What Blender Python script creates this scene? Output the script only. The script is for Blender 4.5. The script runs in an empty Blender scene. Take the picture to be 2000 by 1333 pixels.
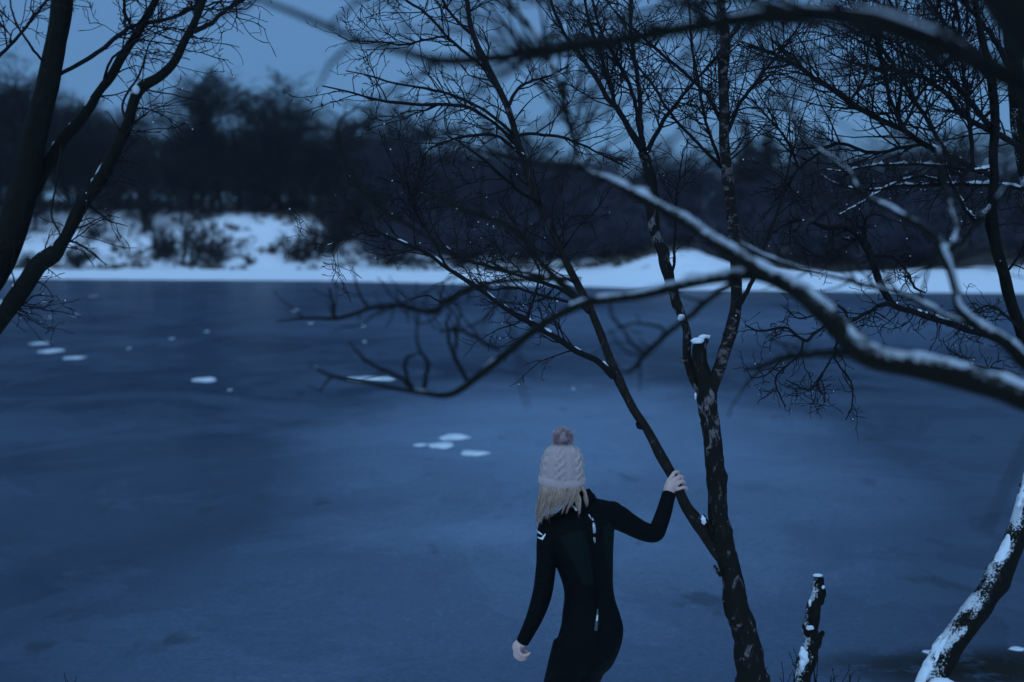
import bpy, bmesh, math, random
import numpy as np
from mathutils import Vector, Matrix
from mathutils.bvhtree import BVHTree

R = math.radians
scene = bpy.context.scene
COL = scene.collection

# ------------------------------------------------------------------ camera, sky, light, exposure
F = 2778.0                         # focal length in photo pixels (50 mm on a 36 mm frame)
CAM_Z = 2.7
PITCH = math.atan((666.5 - 480.0) / F)
cam_d = bpy.data.cameras.new('camera')
cam_d.sensor_width = 36.0
cam_d.lens = 50.0
cam_d.clip_start = 0.05
cam_d.clip_end = 8000
cam_d.dof.use_dof = True
cam_d.dof.focus_distance = 6.6
cam_d.dof.aperture_fstop = 1.7
cam_d.dof.aperture_blades = 9
cam = bpy.data.objects.new('camera', cam_d)
COL.objects.link(cam)
cam.location = (0, 0, CAM_Z)
cam.rotation_euler = (R(90) - PITCH, 0, 0)
scene.camera = cam

SUN_EL, SUN_ROT = R(58), R(200)
world = bpy.data.worlds.new('World')
scene.world = world
world.use_nodes = True
wn, wl = world.node_tree.nodes, world.node_tree.links
wn.clear()
wo = wn.new('ShaderNodeOutputWorld')
bg = wn.new('ShaderNodeBackground')
sky = wn.new('ShaderNodeTexSky')
sky.sky_type = 'NISHITA'
sky.sun_disc = False
sky.sun_elevation = SUN_EL
sky.sun_rotation = SUN_ROT
sky.air_density = 1.0
sky.dust_density = 0.6
sky.ozone_density = 3.0
# an even dusk cloud deck over the clear sky, with a little slow variation
wtc = wn.new('ShaderNodeTexCoord'); wmp = wn.new('ShaderNodeMapping'); wmp.inputs['Scale'].default_value = (1.5, 1.5, 5.0)
wl.new(wtc.outputs['Generated'], wmp.inputs['Vector'])
wnz = wn.new('ShaderNodeTexNoise'); wnz.inputs['Scale'].default_value = 2.2; wnz.inputs['Detail'].default_value = 3
wl.new(wmp.outputs[0], wnz.inputs['Vector'])
wrp = wn.new('ShaderNodeValToRGB')
wrp.color_ramp.elements[0].position = 0.3; wrp.color_ramp.elements[0].color = (1.15, 2.6, 5.1, 1)
wrp.color_ramp.elements[1].position = 0.7; wrp.color_ramp.elements[1].color = (1.4, 3.05, 5.8, 1)
wl.new(wnz.outputs['Fac'], wrp.inputs['Fac'])
tint = wn.new('ShaderNodeMix')
tint.data_type = 'RGBA'
tint.blend_type = 'MULTIPLY'
tint.inputs['Factor'].default_value = 1.0
tint.inputs['B'].default_value = (0.34, 0.66, 1.0, 1)      # cold dusk balance over the whole sky
wl.new(sky.outputs['Color'], tint.inputs['A'])
deck = wn.new('ShaderNodeMix'); deck.data_type = 'RGBA'; deck.inputs['Factor'].default_value = 0.78
wl.new(tint.outputs['Result'], deck.inputs['A'])
wl.new(wrp.outputs['Color'], deck.inputs['B'])
wl.new(deck.outputs['Result'], bg.inputs['Color'])
bg.inputs['Strength'].default_value = 0.067
wl.new(bg.outputs['Background'], wo.inputs['Surface'])

sun_d = bpy.data.lights.new('sun', 'SUN')
sun_d.energy = 1.5
sun_d.angle = R(90)
sun_d.color = (0.40, 0.65, 1.0)
sun = bpy.data.objects.new('sun', sun_d)
COL.objects.link(sun)
sun.rotation_euler = (R(90) - SUN_EL, 0, R(180) - SUN_ROT)

vs = scene.view_settings
vs.view_transform = 'Standard'
vs.look = 'None'
vs.exposure = 0.35
vs.gamma = 1.0
vs.use_curve_mapping = False
scene.render.engine = 'CYCLES'
scene.cycles.use_denoising = True
scene.cycles.max_bounces = 5

CA, SA = math.cos(PITCH), math.sin(PITCH)
def at(px, py, d):
    """world point seen at photo pixel (px, py) whose distance along +Y is d metres"""
    u, v = (px - 1000.0) / F, (666.5 - py) / F
    y = CA + v * SA
    z = v * CA - SA
    k = d / y
    return np.array((u * k, d, CAM_Z + z * k))

rng = np.random.default_rng(7)
UP = np.array((0., 0., 1.))

# ------------------------------------------------------------------ helpers
def nrm(v):
    return v / np.maximum(np.linalg.norm(v, axis=-1, keepdims=True), 1e-9)

def mesh_np(name, V, Q, T=None, smooth=True):
    V = np.asarray(V, dtype=np.float32).reshape(-1, 3)
    me = bpy.data.meshes.new(name)
    Q = np.asarray(Q, dtype=np.int32).reshape(-1, 4) if Q is not None and len(Q) else np.zeros((0, 4), np.int32)
    T = np.asarray(T, dtype=np.int32).reshape(-1, 3) if T is not None and len(T) else np.zeros((0, 3), np.int32)
    me.vertices.add(len(V)); me.vertices.foreach_set('co', V.ravel())
    nl = Q.size + T.size
    me.loops.add(nl)
    me.loops.foreach_set('vertex_index', np.concatenate([Q.ravel(), T.ravel()]).astype(np.int32))
    me.polygons.add(len(Q) + len(T))
    st = np.concatenate([np.arange(len(Q)) * 4, Q.size + np.arange(len(T)) * 3]).astype(np.int32)
    me.polygons.foreach_set('loop_start', st)
    if smooth:
        me.polygons.foreach_set('use_smooth', np.ones(len(st), dtype=bool))
    me.update(calc_edges=True)
    me.validate()
    return me

def obj(name, me, mat=None, parent=None, kind=None):
    o = bpy.data.objects.new(name, me)
    COL.objects.link(o)
    if me is not None and mat is not None and not me.materials:
        me.materials.append(mat)
    if parent is not None:
        o.parent = parent
        o.matrix_parent_inverse = Matrix.Translation(-Vector(parent.location))
    if kind: o['kind'] = kind
    return o

def thing(name, label, cat, loc=(0, 0, 0), group=None):
    o = bpy.data.objects.new(name, None)
    o.empty_display_size = 0.2
    COL.objects.link(o)
    o.location = Vector([float(c) for c in loc])
    return tag(o, label, cat, group)

def tag(o, label, cat, group=None, kind=None):
    o['label'] = label; o['category'] = cat
    if group: o['group'] = group
    if kind: o['kind'] = kind
    return o

def tubes(P, Rd, S, jit=0.0):
    """P (N,K,3) centre lines, Rd (N,K) radii -> verts, quads of N tubes with closed tips"""
    P = np.asarray(P, float); Rd = np.asarray(Rd, float)
    P = np.concatenate([P[:, :1], P, P[:, -1:]], 1)
    Rd = np.concatenate([Rd[:, :1] * 0.02, Rd, Rd[:, -1:] * 0.02], 1)
    N, K, _ = P.shape
    t = np.empty_like(P)
    t[:, 1:-1] = P[:, 2:] - P[:, :-2]
    t[:, 0] = P[:, 2] - P[:, 1]; t[:, -1] = P[:, -2] - P[:, -3]
    t[:, 1] = t[:, 0]; t[:, -2] = t[:, -1]
    t = nrm(t)
    ov = nrm(P[:, -1] - P[:, 0])
    ref = np.where(np.abs(ov[:, 2:3]) > 0.75, np.array([[0., 1., 0.]]), np.array([[0., 0., 1.]]))
    ref = np.repeat(ref[:, None], K, 1)
    bad = np.abs((t * ref).sum(-1, keepdims=True)) > 0.97
    ref = np.where(bad, np.array([1., 0., 0.]), ref)
    a = nrm(np.cross(t, ref)); b = np.cross(t, a)
    th = np.linspace(0, 2 * math.pi, S, endpoint=False)
    c, s = np.cos(th), np.sin(th)
    rr = Rd[:, :, None, None]
    if jit:
        rr = rr * (1 + jit * rng.standard_normal((N, K, S, 1)))
    V = P[:, :, None] + rr * (c[None, None, :, None] * a[:, :, None] + s[None, None, :, None] * b[:, :, None])
    base = (np.arange(N) * K * S)[:, None, None]
    k = (np.arange(K - 1) * S)[None, :, None]
    j = np.arange(S)[None, None]; j2 = (np.arange(S) + 1) % S
    q = np.stack([base + k + j, base + k + j2[None, None], base + k + S + j2[None, None], base + k + S + j], -1)
    return V.reshape(-1, 3), q.reshape(-1, 4)

class Acc:
    def __init__(s): s.V = []; s.Q = []; s.n = 0
    def add(s, V, Q):
        s.V.append(V); s.Q.append(Q + s.n); s.n += len(V); return s
    def mesh(s, name, smooth=True):
        return mesh_np(name, np.concatenate(s.V), np.concatenate(s.Q), smooth=smooth)

def spline(pts, K):
    """Catmull-Rom through rows of pts, resampled to K rows evenly by length of the first three columns"""
    p = np.asarray(pts, float)
    if len(p) == 2:
        out = p[0] + (p[1] - p[0]) * np.linspace(0, 1, 40)[:, None]
    else:
        e = np.vstack([2 * p[0] - p[1], p, 2 * p[-1] - p[-2]])
        out = []
        tt = np.linspace(0, 1, 24, endpoint=False)[:, None]
        for i in range(1, len(e) - 2):
            a, b, c, d = e[i - 1], e[i], e[i + 1], e[i + 2]
            out.append(0.5 * (2 * b + (c - a) * tt + (2 * a - 5 * b + 4 * c - d) * tt ** 2 + (3 * b - a - 3 * c + d) * tt ** 3))
        out = np.vstack(out + [p[-1:]])
    L = np.concatenate([[0], np.cumsum(np.linalg.norm(np.diff(out[:, :3], axis=0), axis=1))])
    s = np.linspace(0, L[-1], K)
    return np.stack([np.interp(s, L, out[:, i]) for i in range(out.shape[1])], 1)

def snoise(n, smooth, k=1):
    """k smooth random series of n values, unit-ish amplitude"""
    w = np.hanning(max(3, 2 * smooth + 1)); w /= np.sqrt((w ** 2).sum())
    return np.stack([np.convolve(rng.standard_normal(n + len(w) - 1), w, 'valid') for _ in range(k)])

def trace(rows, d0, d1=None, K=60, wob=0.12):
    """rows of (px, py, width_px) or (px, py, width_px, d): a limb standing d metres out. returns points, radii"""
    d1 = d0 if d1 is None else d1
    n = len(rows); out = []
    for i, r in enumerate(rows):
        d = r[3] if len(r) > 3 else d0 + (d1 - d0) * i / max(1, n - 1)
        p = at(r[0], r[1], d)
        out.append((*p, 0.5 * r[2] * d / F))
    o = spline(out, K)
    P, rad = o[:, :3], np.maximum(o[:, 3], 0.0008)
    env = np.minimum(1, np.linspace(0, 6, K))
    P = P + (snoise(K, max(3, K // 16), 3).T * (rad * wob * env * 1.6)[:, None])
    return P, rad * (1 + 0.025 * snoise(K, 5)[0])

def resample(P, K):
    return spline(P, K)

def spawn(P, Rd, n, length, ang=(35, 70), bias=(0, 0, .3), wig=0.25, K=7, rs=0.6, r0=0.004, r1=0.0011, t0=0.12, t1=1.0, bud=0.0, lpow=0.6):
    """n children on the tubes P,Rd"""
    N, KP, _ = P.shape
    L = np.linalg.norm(np.diff(P, axis=1), axis=2).sum(1)
    pr = L / L.sum()
    i = rng.choice(N, n, p=pr)
    t = t0 + (t1 - t0) * rng.random(n)
    f = t * (KP - 1); k = np.minimum(f.astype(int), KP - 2); fr = (f - k)[:, None]
    o = P[i, k] * (1 - fr) + P[i, k + 1] * fr
    rp = Rd[i, k] * (1 - fr[:, 0]) + Rd[i, k + 1] * fr[:, 0]
    tg = nrm(P[i, k + 1] - P[i, k])
    rv = rng.standard_normal((n, 3)); pe = nrm(rv - (rv * tg).sum(1, keepdims=True) * tg)
    a = np.radians(ang[0] + (ang[1] - ang[0]) * rng.random(n))[:, None]
    d = nrm(tg * np.cos(a) + pe * np.sin(a) + np.array(bias) * 0.6)
    ln = (length[0] + (length[1] - length[0]) * rng.random(n) ** 1.5) * (1 - lpow * t)
    st = (ln / (K - 1))[:, None]
    pts = [o]
    curl = rng.standard_normal((n, 3)) * wig * 0.5
    for _ in range(K - 1):
        d = nrm(d + rng.standard_normal((n, 3)) * wig + curl * 0.5 + np.array(bias) * (1.2 / K))
        pts.append(pts[-1] + d * st)
    Pn = np.stack(pts, 1)
    rb = np.minimum(rp * rs, r0)
    rb = np.maximum(rb, r1 * 1.1)[:, None]
    Rn = rb + (r1 - rb) * np.linspace(0, 1, K)[None] ** 0.8
    if bud:
        Rn[:, -1] *= bud * 0.6; Rn[:, -2] *= np.where(rng.random(n) < .5, bud, 1)
    return Pn, Rn

def stack_limbs(limbs, K=40):
    P, Rr = [], []
    for p, r in limbs:
        o = spline(np.concatenate([p, r[:, None]], 1), K)
        P.append(o[:, :3]); Rr.append(o[:, 3])
    return np.stack(P), np.stack(Rr)

def limb_mesh(name, P, rad, S=10, rough=0.05, knots=0):
    K = len(P)
    V, Q = tubes(P[None], rad[None], S)
    # uneven bark relief, smooth along the stem
    V = V.reshape(K + 2, S, 3)
    c = np.concatenate([P[:1], P, P[-1:]])[:, None]
    ns = snoise(K + 2, 6, S).T * rough + snoise(K + 2, 2, S).T * rough * 0.35
    for _ in range(knots):
        k0, s0 = rng.integers(2, K - 2), rng.integers(0, S)
        dk = np.abs(np.arange(K + 2) - k0)[:, None] / 2.2
        ds = np.abs((np.arange(S) - s0 + S // 2) % S - S // 2)[None] / (S / 9)
        ns += 0.28 * np.exp(-dk ** 2 - ds ** 2)
    V = c + (V - c) * (1 + ns[:, :, None])
    return mesh_np(name, V.reshape(-1, 3), Q)

def snow_mesh(acc, P, rad, hmax=0.6, cover=0.75, phi=62, up=(0, 0, 1), step=0.012, hcap=0.03, clump=5, tmin=0.25):
    """snow lying along the upper side of a limb, broken by gaps"""
    L = np.linalg.norm(np.diff(P, axis=0), axis=1).sum()
    K = int(max(12, min(420, L / step)))
    o = spline(np.concatenate([P, rad[:, None]], 1), K); p, r = o[:, :3], o[:, 3]
    t = nrm(np.gradient(p, axis=0))
    u0 = nrm(np.array(up, float))
    u = u0 - (t @ u0)[:, None] * t
    flat = np.linalg.norm(u, axis=1)
    u = nrm(u); w = np.cross(t, u)
    g = snoise(K, clump)[0] + 0.5 * snoise(K, max(2, clump // 3))[0]
    th = np.quantile(g, 1 - cover) if cover < 1 else g.min() - 1
    on = np.clip((g - th) * 1.1, 0, 1) * np.clip((flat - tmin) / 0.35, 0, 1)
    h = np.minimum(hmax * r * 1.6, hcap) * on * (0.75 + 0.3 * np.clip(snoise(K, 4)[0], -1.5, 1.5))
    h = np.maximum(h, 0)
    S = 9
    a = np.linspace(-1, 1, S)
    ph = np.radians(phi) * (0.12 + 0.88 * on)[:, None] * (1 + 0.16 * snoise(K, 3, S).T)
    prof = np.cos(a * math.pi / 2) ** 0.6
    lump = 1 + 0.3 * snoise(K, 2, S).T
    rad2 = np.where(on[:, None] > 0.02, r[:, None] * 0.985 + h[:, None] * prof[None] * lump, r[:, None] * 0.6)
    ang = a[None] * ph
    V = p[:, None] + rad2[..., None] * (np.cos(ang)[..., None] * u[:, None] + np.sin(ang)[..., None] * w[:, None])
    V = np.concatenate([V, (p + u * 0.2 * r[:, None])[:, None]], 1); S2 = S + 1
    k = (np.arange(K - 1) * S2)[:, None]; j = np.arange(S2)[None]; j2 = (np.arange(S2) + 1)[None] % S2
    q = np.stack([k + j, k + j2, k + S2 + j2, k + S2 + j], -1).reshape(-1, 4)
    # leave out bare stretches
    keep = (on[:-1] > 0.02) | (on[1:] > 0.02)
    q = q.reshape(K - 1, S2, 4)[keep].reshape(-1, 4)
    if len(q): acc.add(V.reshape(-1, 3), q)

OCT_V = np.array([(1, 0, 0), (-1, 0, 0), (0, 1, 0), (0, -1, 0), (0, 0, 1), (0, 0, -1)], float)
OCT_T = np.array([(0, 2, 4), (2, 1, 4), (1, 3, 4), (3, 0, 4), (2, 0, 5), (1, 2, 5), (3, 1, 5), (0, 3, 5)])
def beads(name, pts, r):
    pts = np.asarray(pts); n = len(pts)
    bm = bmesh.new(); bmesh.ops.create_icosphere(bm, subdivisions=1, radius=1)
    v = np.array([x.co[:] for x in bm.verts]); t = np.array([[q.index for q in f.verts] for f in bm.faces]); bm.free()
    V = pts[:, None] + v[None] * np.asarray(r)[:, None, None]
    T = t[None] + (np.arange(n) * len(v))[:, None, None]
    return mesh_np(name, V.reshape(-1, 3), None, T.reshape(-1, 3))

# ------------------------------------------------------------------ materials
def mat(name, base=(0.5, 0.5, 0.5), rough=0.7, **kw):
    m = bpy.data.materials.new(name); m.use_nodes = True
    b = m.node_tree.nodes['Principled BSDF']
    b.inputs['Base Color'].default_value = (*base, 1)
    b.inputs['Roughness'].default_value = rough
    for k, v in kw.items():
        b.inputs[k.replace('_', ' ')].default_value = v
    return m

class NT:
    """tiny node-tree writer"""
    def __init__(s, m):
        s.m = m; s.n = m.node_tree.nodes; s.l = m.node_tree.links; s.b = s.n['Principled BSDF']
        s.tc = s.n.new('ShaderNodeTexCoord')
    def link(s, a, b): s.l.new(a, b)
    def mapping(s, scale=(1, 1, 1), loc=(0, 0, 0), out='Object'):
        mp = s.n.new('ShaderNodeMapping'); mp.inputs['Scale'].default_value = scale; mp.inputs['Location'].default_value = loc
        s.link(s.tc.outputs[out], mp.inputs['Vector']); return mp.outputs[0]
    def noise(s, vec, scale, detail=4, rough=0.55, dist=0.0):
        n = s.n.new('ShaderNodeTexNoise'); n.inputs['Scale'].default_value = scale; n.inputs['Detail'].default_value = detail
        n.inputs['Roughness'].default_value = rough; n.inputs['Distortion'].default_value = dist
        s.link(vec, n.inputs['Vector']); return n.outputs['Fac']
    def ramp(s, fac, stops):
        r = s.n.new('ShaderNodeValToRGB'); e = r.color_ramp.elements
        while len(e) < len(stops): e.new(0.5)
        for x, (p, c) in zip(e, stops):
            x.position = p; x.color = (c, c, c, 1) if isinstance(c, (int, float)) else (*c, 1)
        s.link(fac, r.inputs['Fac']); return r.outputs['Color']
    def mix(s, f, a, b, mode='MIX'):
        m = s.n.new('ShaderNodeMix'); m.data_type = 'RGBA'; m.blend_type = mode
        for sock, v in ((m.inputs['Factor'], f), (m.inputs['A'], a), (m.inputs['B'], b)):
            if hasattr(v, 'is_linked'): s.link(v, sock)
            elif isinstance(v, (int, float)): sock.default_value = v if sock.name == 'Factor' else (v, v, v, 1)
            else: sock.default_value = (*v, 1)
        return m.outputs['Result']
    def math(s, op, a, b=0.0, clamp=False):
        m = s.n.new('ShaderNodeMath'); m.operation = op; m.use_clamp = clamp
        for sock, v in zip(m.inputs, (a, b)):
            if hasattr(v, 'is_linked'): s.link(v, sock)
            else: sock.default_value = v
        return m.outputs[0]
    def bump(s, h, dist, strength=1.0):
        b = s.n.new('ShaderNodeBump'); b.inputs['Distance'].default_value = dist; b.inputs['Strength'].default_value = strength
        s.link(h, b.inputs['Height']); s.link(b.outputs[0], s.b.inputs['Normal'])
    def color(s, c): s.link(c, s.b.inputs['Base Color'])
    def rough(s, c): s.link(c, s.b.inputs['Roughness'])

def bark(name, dark, pale, amount, zs, moss=(0.010, 0.011, 0.007)):
    m = mat(name, dark, 0.9); t = NT(m); t.b.inputs['Specular IOR Level'].default_value = 0.15
    v = t.mapping((1, 1, zs)); n1 = t.noise(v, 26, 7, 0.66, 0.7)
    v2 = t.mapping((1, 1, 1), (3, 1, 7)); n2 = t.noise(v2, 4.5, 3, 0.5)
    f = t.ramp(t.math('ADD', t.math('MULTIPLY', n1, 0.78), t.math('MULTIPLY', n2, 0.22)), [(0.60 - amount, 0.0), (0.66 - amount, 1.0)])
    n3 = t.noise(v2, 38, 4, 0.7)
    dk = t.mix(t.ramp(n3, [(0.35, 0.0), (0.7, 1.0)]), dark, moss)
    pl = t.mix(t.ramp(n3, [(0.3, 0.0), (0.65, 1.0)]), tuple(c * 0.55 for c in pale), pale)
    t.color(t.mix(f, dk, pl)); t.bump(t.math('ADD', n1, t.math('MULTIPLY', n3, 0.6)), 0.008, 0.8)
    return m

M = {}
M['bark_birch'] = bark('birch_bark', (0.012, 0.0095, 0.009), (0.19, 0.16, 0.16), 0.05, 0.5)
M['bark_limb'] = bark('brown_bark', (0.026, 0.019, 0.018), (0.14, 0.12, 0.12), 0.02, 0.6)
M['bark_pale'] = bark('pale_birch_bark', (0.016, 0.012, 0.012), (0.15, 0.12, 0.12), 0.075, 1.3)
M['bark_dark'] = bark('dark_bark', (0.006, 0.0055, 0.005), (0.03, 0.028, 0.028), -0.02, 0.5)
M['twig'] = mat('twig_bark', (0.008, 0.0065, 0.007), 0.8, Specular_IOR_Level=0.2)
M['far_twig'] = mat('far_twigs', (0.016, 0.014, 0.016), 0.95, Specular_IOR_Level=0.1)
M['haze_twig'] = mat('hazed_far_twigs', (0.052, 0.052, 0.075), 0.95, Specular_IOR_Level=0.1)  # paler and bluer: haze over the right far shore put into the colour
M['far_bark'] = mat('far_bark', (0.018, 0.016, 0.017), 0.95, Specular_IOR_Level=0.1)
M['conifer'] = mat('conifer_needles', (0.012, 0.018, 0.016), 0.9, Specular_IOR_Level=0.1)
M['dry_grass'] = mat('dry_grass', (0.07, 0.055, 0.04), 0.95)

def snowy(name, src, direction, lo, hi, alb=0.82):
    """bark with wind-blown snow stuck to one flank, broken up by the bark's roughness"""
    m = M[src].copy(); m.name = name
    t = NT.__new__(NT); t.m = m; t.n = m.node_tree.nodes; t.l = m.node_tree.links; t.b = t.n['Principled BSDF']; t.tc = t.n.new('ShaderNodeTexCoord')
    old = t.b.inputs['Base Color'].links[0].from_socket
    ge = t.n.new('ShaderNodeNewGeometry'); vm = t.n.new('ShaderNodeVectorMath'); vm.operation = 'DOT_PRODUCT'
    t.link(ge.outputs['Normal'], vm.inputs[0]); d = Vector(direction).normalized(); vm.inputs[1].default_value = d
    n1 = t.noise(t.mapping(), 95, 6, 0.75, 0.3); n2 = t.noise(t.mapping(), 7, 3, 0.5)
    f = t.math('ADD', vm.outputs['Value'], t.math('ADD', t.math('MULTIPLY', t.math('SUBTRACT', n1, 0.5), 2.2), t.math('MULTIPLY', t.math('SUBTRACT', n2, 0.5), 2.0)))
    t.color(t.mix(t.ramp(f, [(lo - 0.06, 0.0), (hi + 0.1, 1.0)]), old, (alb * 0.97, alb, alb * 1.03)))
    return m
def snow_mat(name, sc, bump):
    m = mat(name, (0.80, 0.83, 0.86), 0.65, Subsurface_Weight=0.0); t = NT(m)
    n = t.noise(t.mapping(), sc, 5, 0.65)
    t.color(t.mix(n, (0.74, 0.77, 0.80), (0.86, 0.88, 0.90))); t.bump(n, bump, 0.7)
    return m
M['snow'] = snow_mat('snow', 60, 0.006)
m = mat('floe_ice', (0.6, 0.66, 0.7), 0.4); t = NT(m); nn = t.noise(t.mapping(), 3.5, 5, 0.7)
t.color(t.ramp(nn, [(0.30, (0.36, 0.42, 0.46)), (0.45, (0.66, 0.71, 0.74)), (0.6, (0.86, 0.89, 0.91))])); t.bump(nn, 0.02, 0.6)
M['floe'] = m
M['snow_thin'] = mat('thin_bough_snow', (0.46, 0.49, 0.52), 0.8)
M['drop'] = mat('frozen_drops', (0.85, 0.9, 0.95), 0.15)

M['bark_snow'] = snowy('bark_snowed_on', 'bark_dark', (-1.1, -0.45, 0.8), 0.86, 1.0, 0.6)
M['bark_dust'] = snowy('bark_snow_dusted', 'bark_dark', (-0.9, -0.2, 0.9), 1.08, 1.25, 0.45)
M['bark_top_snow'] = snowy('bough_bark_snow_topped', 'bark_dark', (-0.12, -0.25, 1.0), 0.84, 1.0, 0.42)
M['bark_stump'] = snowy('stump_bark_snowed_on', 'bark_dark', (-1.0, -0.6, 0.6), 0.90, 1.02, 0.6)
# ground: snow with bare soil, heather and leaf litter showing through in patches on the banks
m = mat('snowy_ground', (0.8, 0.82, 0.85), 0.8); t = NT(m)
v = t.mapping((1, 1, 2.4)); nA = t.noise(v, 0.22, 7, 0.68, 0.4); nB = t.noise(v, 1.3, 6, 0.7)
sep = t.n.new('ShaderNodeSeparateXYZ'); t.link(t.tc.outputs['Object'], sep.inputs[0])
hgt = t.n.new('ShaderNodeMapRange'); hgt.inputs['From Min'].default_value = 0.45; hgt.inputs['From Max'].default_value = 1.5
t.link(sep.outputs['Z'], hgt.inputs['Value'])
far_side = t.math('GREATER_THAN', sep.outputs['Y'], 40.0)
bare = t.ramp(t.math('ADD', t.math('MULTIPLY', nA, 0.6), t.math('MULTIPLY', nB, 0.4)), [(0.555, 0.0), (0.63, 1.0)])
bare = t.math('MULTIPLY', bare, hgt.outputs['Result'])
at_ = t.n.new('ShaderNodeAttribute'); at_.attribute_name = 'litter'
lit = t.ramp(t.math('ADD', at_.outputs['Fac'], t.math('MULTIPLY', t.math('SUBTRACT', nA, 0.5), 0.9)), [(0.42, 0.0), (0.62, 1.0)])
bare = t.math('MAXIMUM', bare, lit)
soil = t.mix(nB, (0.018, 0.016, 0.014), (0.045, 0.038, 0.032))
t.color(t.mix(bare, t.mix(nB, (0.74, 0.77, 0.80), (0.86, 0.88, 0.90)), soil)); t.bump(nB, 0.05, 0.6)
M['ground'] = m

# ------------------------------------------------------------------ terrain and ice
SH_PX = [-2000, 0, 650, 900, 1300, 1700, 2000, 4000]
SH_Y = [118, 115, 109, 101, 88, 82.5, 80, 74]
BK_H = [6.4, 6.6, 5.9, 3.6, 3.2, 3.0, 3.0, 3.0]
BK_PX = [-2000, 0, 600, 800, 1200, 1500, 2000, 4000]
ST_H = [0.6, 0.6, 0.65, 0.75, 0.85, 0.8, 0.75, 0.75]
ST_W = [15, 15, 14, 14, 13, 13, 13, 13]
def sm(x): x = np.clip(x, 0, 1); return x * x * (3 - 2 * x)
def vnoise(x, y, s, seed=0):
    return (np.sin(x * s + 1.3 * np.sin(y * s * 0.7 + seed) + seed * 2.1) * np.cos(y * s * 1.1 + 1.7 * np.sin(x * s * 0.6 - seed)) )
def height(X, Y):
    X = np.asarray(X, float); Y = np.asarray(Y, float)
    px = 1000 + F * X / np.maximum(Y, 30)
    sh = np.interp(px, SH_PX, SH_Y) + 1.2 * vnoise(X, Y * 0, 0.13, 3)
    hb = np.interp(px, BK_PX, BK_H); st = np.interp(px, SH_PX, ST_H); sw = np.interp(px, SH_PX, ST_W)
    s = Y - sh
    far = np.where(s < 0, np.maximum(s * 0.12, -0.6),
          st * sm(s / sw) * (s > 0) + (hb - st) * sm((s - sw) / 20.0) + 0.035 * np.maximum(s - sw - 20, 0) * (s < 300) + 9.0 * (s >= 300))
    far = far + np.where(s > sw * 0.8, 1, 0) * (0.35 * vnoise(X, Y, 0.35, 1) + 0.16 * vnoise(X, Y, 0.95, 2)) * sm((s - sw * .8) / 8)
    # low snowy mound on the point behind the birch
    far = far + 1.55 * np.exp(-((px - 1330) / 105.0) ** 2 - ((s - 14) / 8.0) ** 2)
    edge = 7.55 + 0.18 * np.sin(X * 1.7) + 0.10 * np.sin(X * 4.3 + 1) + 0.25 * sm((X - 0.6) / 1.0)
    b = edge - Y
    near = np.where(b > 0, 0.16 * sm(b / 0.5) + 0.13 * np.maximum(b - .35, 0), np.maximum(b * 0.5, -0.6))
    near = near + 0.16 * np.exp(-((X - 1.95) / 0.55) ** 2) * sm(b / 0.7) + 0.02 * vnoise(X, Y, 3.1, 5) * (b > 0)
    near = np.where(Y < -2, near, near)
    z = np.where(Y < 30, near, far)
    z = z + 12 * sm((np.abs(X) - 170) / 140.0) * (Y > 12)
    return z
ya = np.concatenate([np.linspace(-400, -15, 24), np.linspace(-12, 5, 40), np.arange(5.1, 9.2, 0.1), np.linspace(9.6, 30, 24), np.linspace(32, 70, 18), np.arange(71, 190, 1.0), np.linspace(193, 400, 50), np.linspace(430, 3500, 30)])
xa = np.concatenate([np.linspace(0, 5, 46), np.arange(5.4, 14, 0.45), np.arange(14.5, 90, 1.05), np.linspace(92, 320, 50), np.linspace(350, 3000, 26)])
xa = np.concatenate([-xa[:0:-1], xa])
GX, GY = np.meshgrid(xa, ya)
GZ = height(GX, GY)
nx, ny = len(xa), len(ya)
ii = (np.arange(ny - 1) * nx)[:, None] + np.arange(nx - 1)[None]
Q = np.stack([ii, ii + 1, ii + nx + 1, ii + nx], -1).reshape(-1, 4)
ground = obj('ground', mesh_np('ground', np.stack([GX, GY, GZ], -1), Q), M['ground'], kind='structure')

# leaf litter where the wood keeps the snow off
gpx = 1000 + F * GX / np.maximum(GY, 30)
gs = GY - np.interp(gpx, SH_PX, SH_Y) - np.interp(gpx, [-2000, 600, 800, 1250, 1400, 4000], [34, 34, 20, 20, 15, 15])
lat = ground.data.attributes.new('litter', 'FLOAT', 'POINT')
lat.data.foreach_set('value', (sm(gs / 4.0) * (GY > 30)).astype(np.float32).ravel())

# ice: dark lake ice, thinly frosted in drifts with shapes of their own
m = mat('lake_ice', (0.03, 0.045, 0.06), 0.3); t = NT(m)
v = t.mapping((1, 0.8, 1)); v0 = t.mapping((1, 1, 1))
nA = t.noise(v, 0.22, 6, 0.62, 0.5)
nB = t.noise(v0, 2.6, 6, 0.7)
nC = t.noise(v0, 26, 3, 0.6)
sep = t.n.new('ShaderNodeSeparateXYZ'); t.link(t.tc.outputs['Object'], sep.inputs[0])
def blob(cx, cy, rx, ry, pw=1.6):
    dx = t.math('DIVIDE', t.math('SUBTRACT', sep.outputs['X'], cx), rx)
    dy = t.math('DIVIDE', t.math('SUBTRACT', sep.outputs['Y'], cy), ry)
    wob = t.math('MULTIPLY', t.math('SUBTRACT', nA, 0.5), 1.6)
    d2 = t.math('ADD', t.math('ADD', t.math('MULTIPLY', dx, dx), t.math('MULTIPLY', dy, dy)), wob)
    return t.math('SUBTRACT', 1.0, d2, True)
frost = t.ramp(nA, [(0.36, 0.10), (0.50, 0.19), (0.66, 0.28)])
frost = t.math('MULTIPLY', frost, 0.75)
frost = t.math('ADD', frost, t.math('MULTIPLY', blob(0.9, 20.0, 4.4, 9.5), 0.66))
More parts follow.
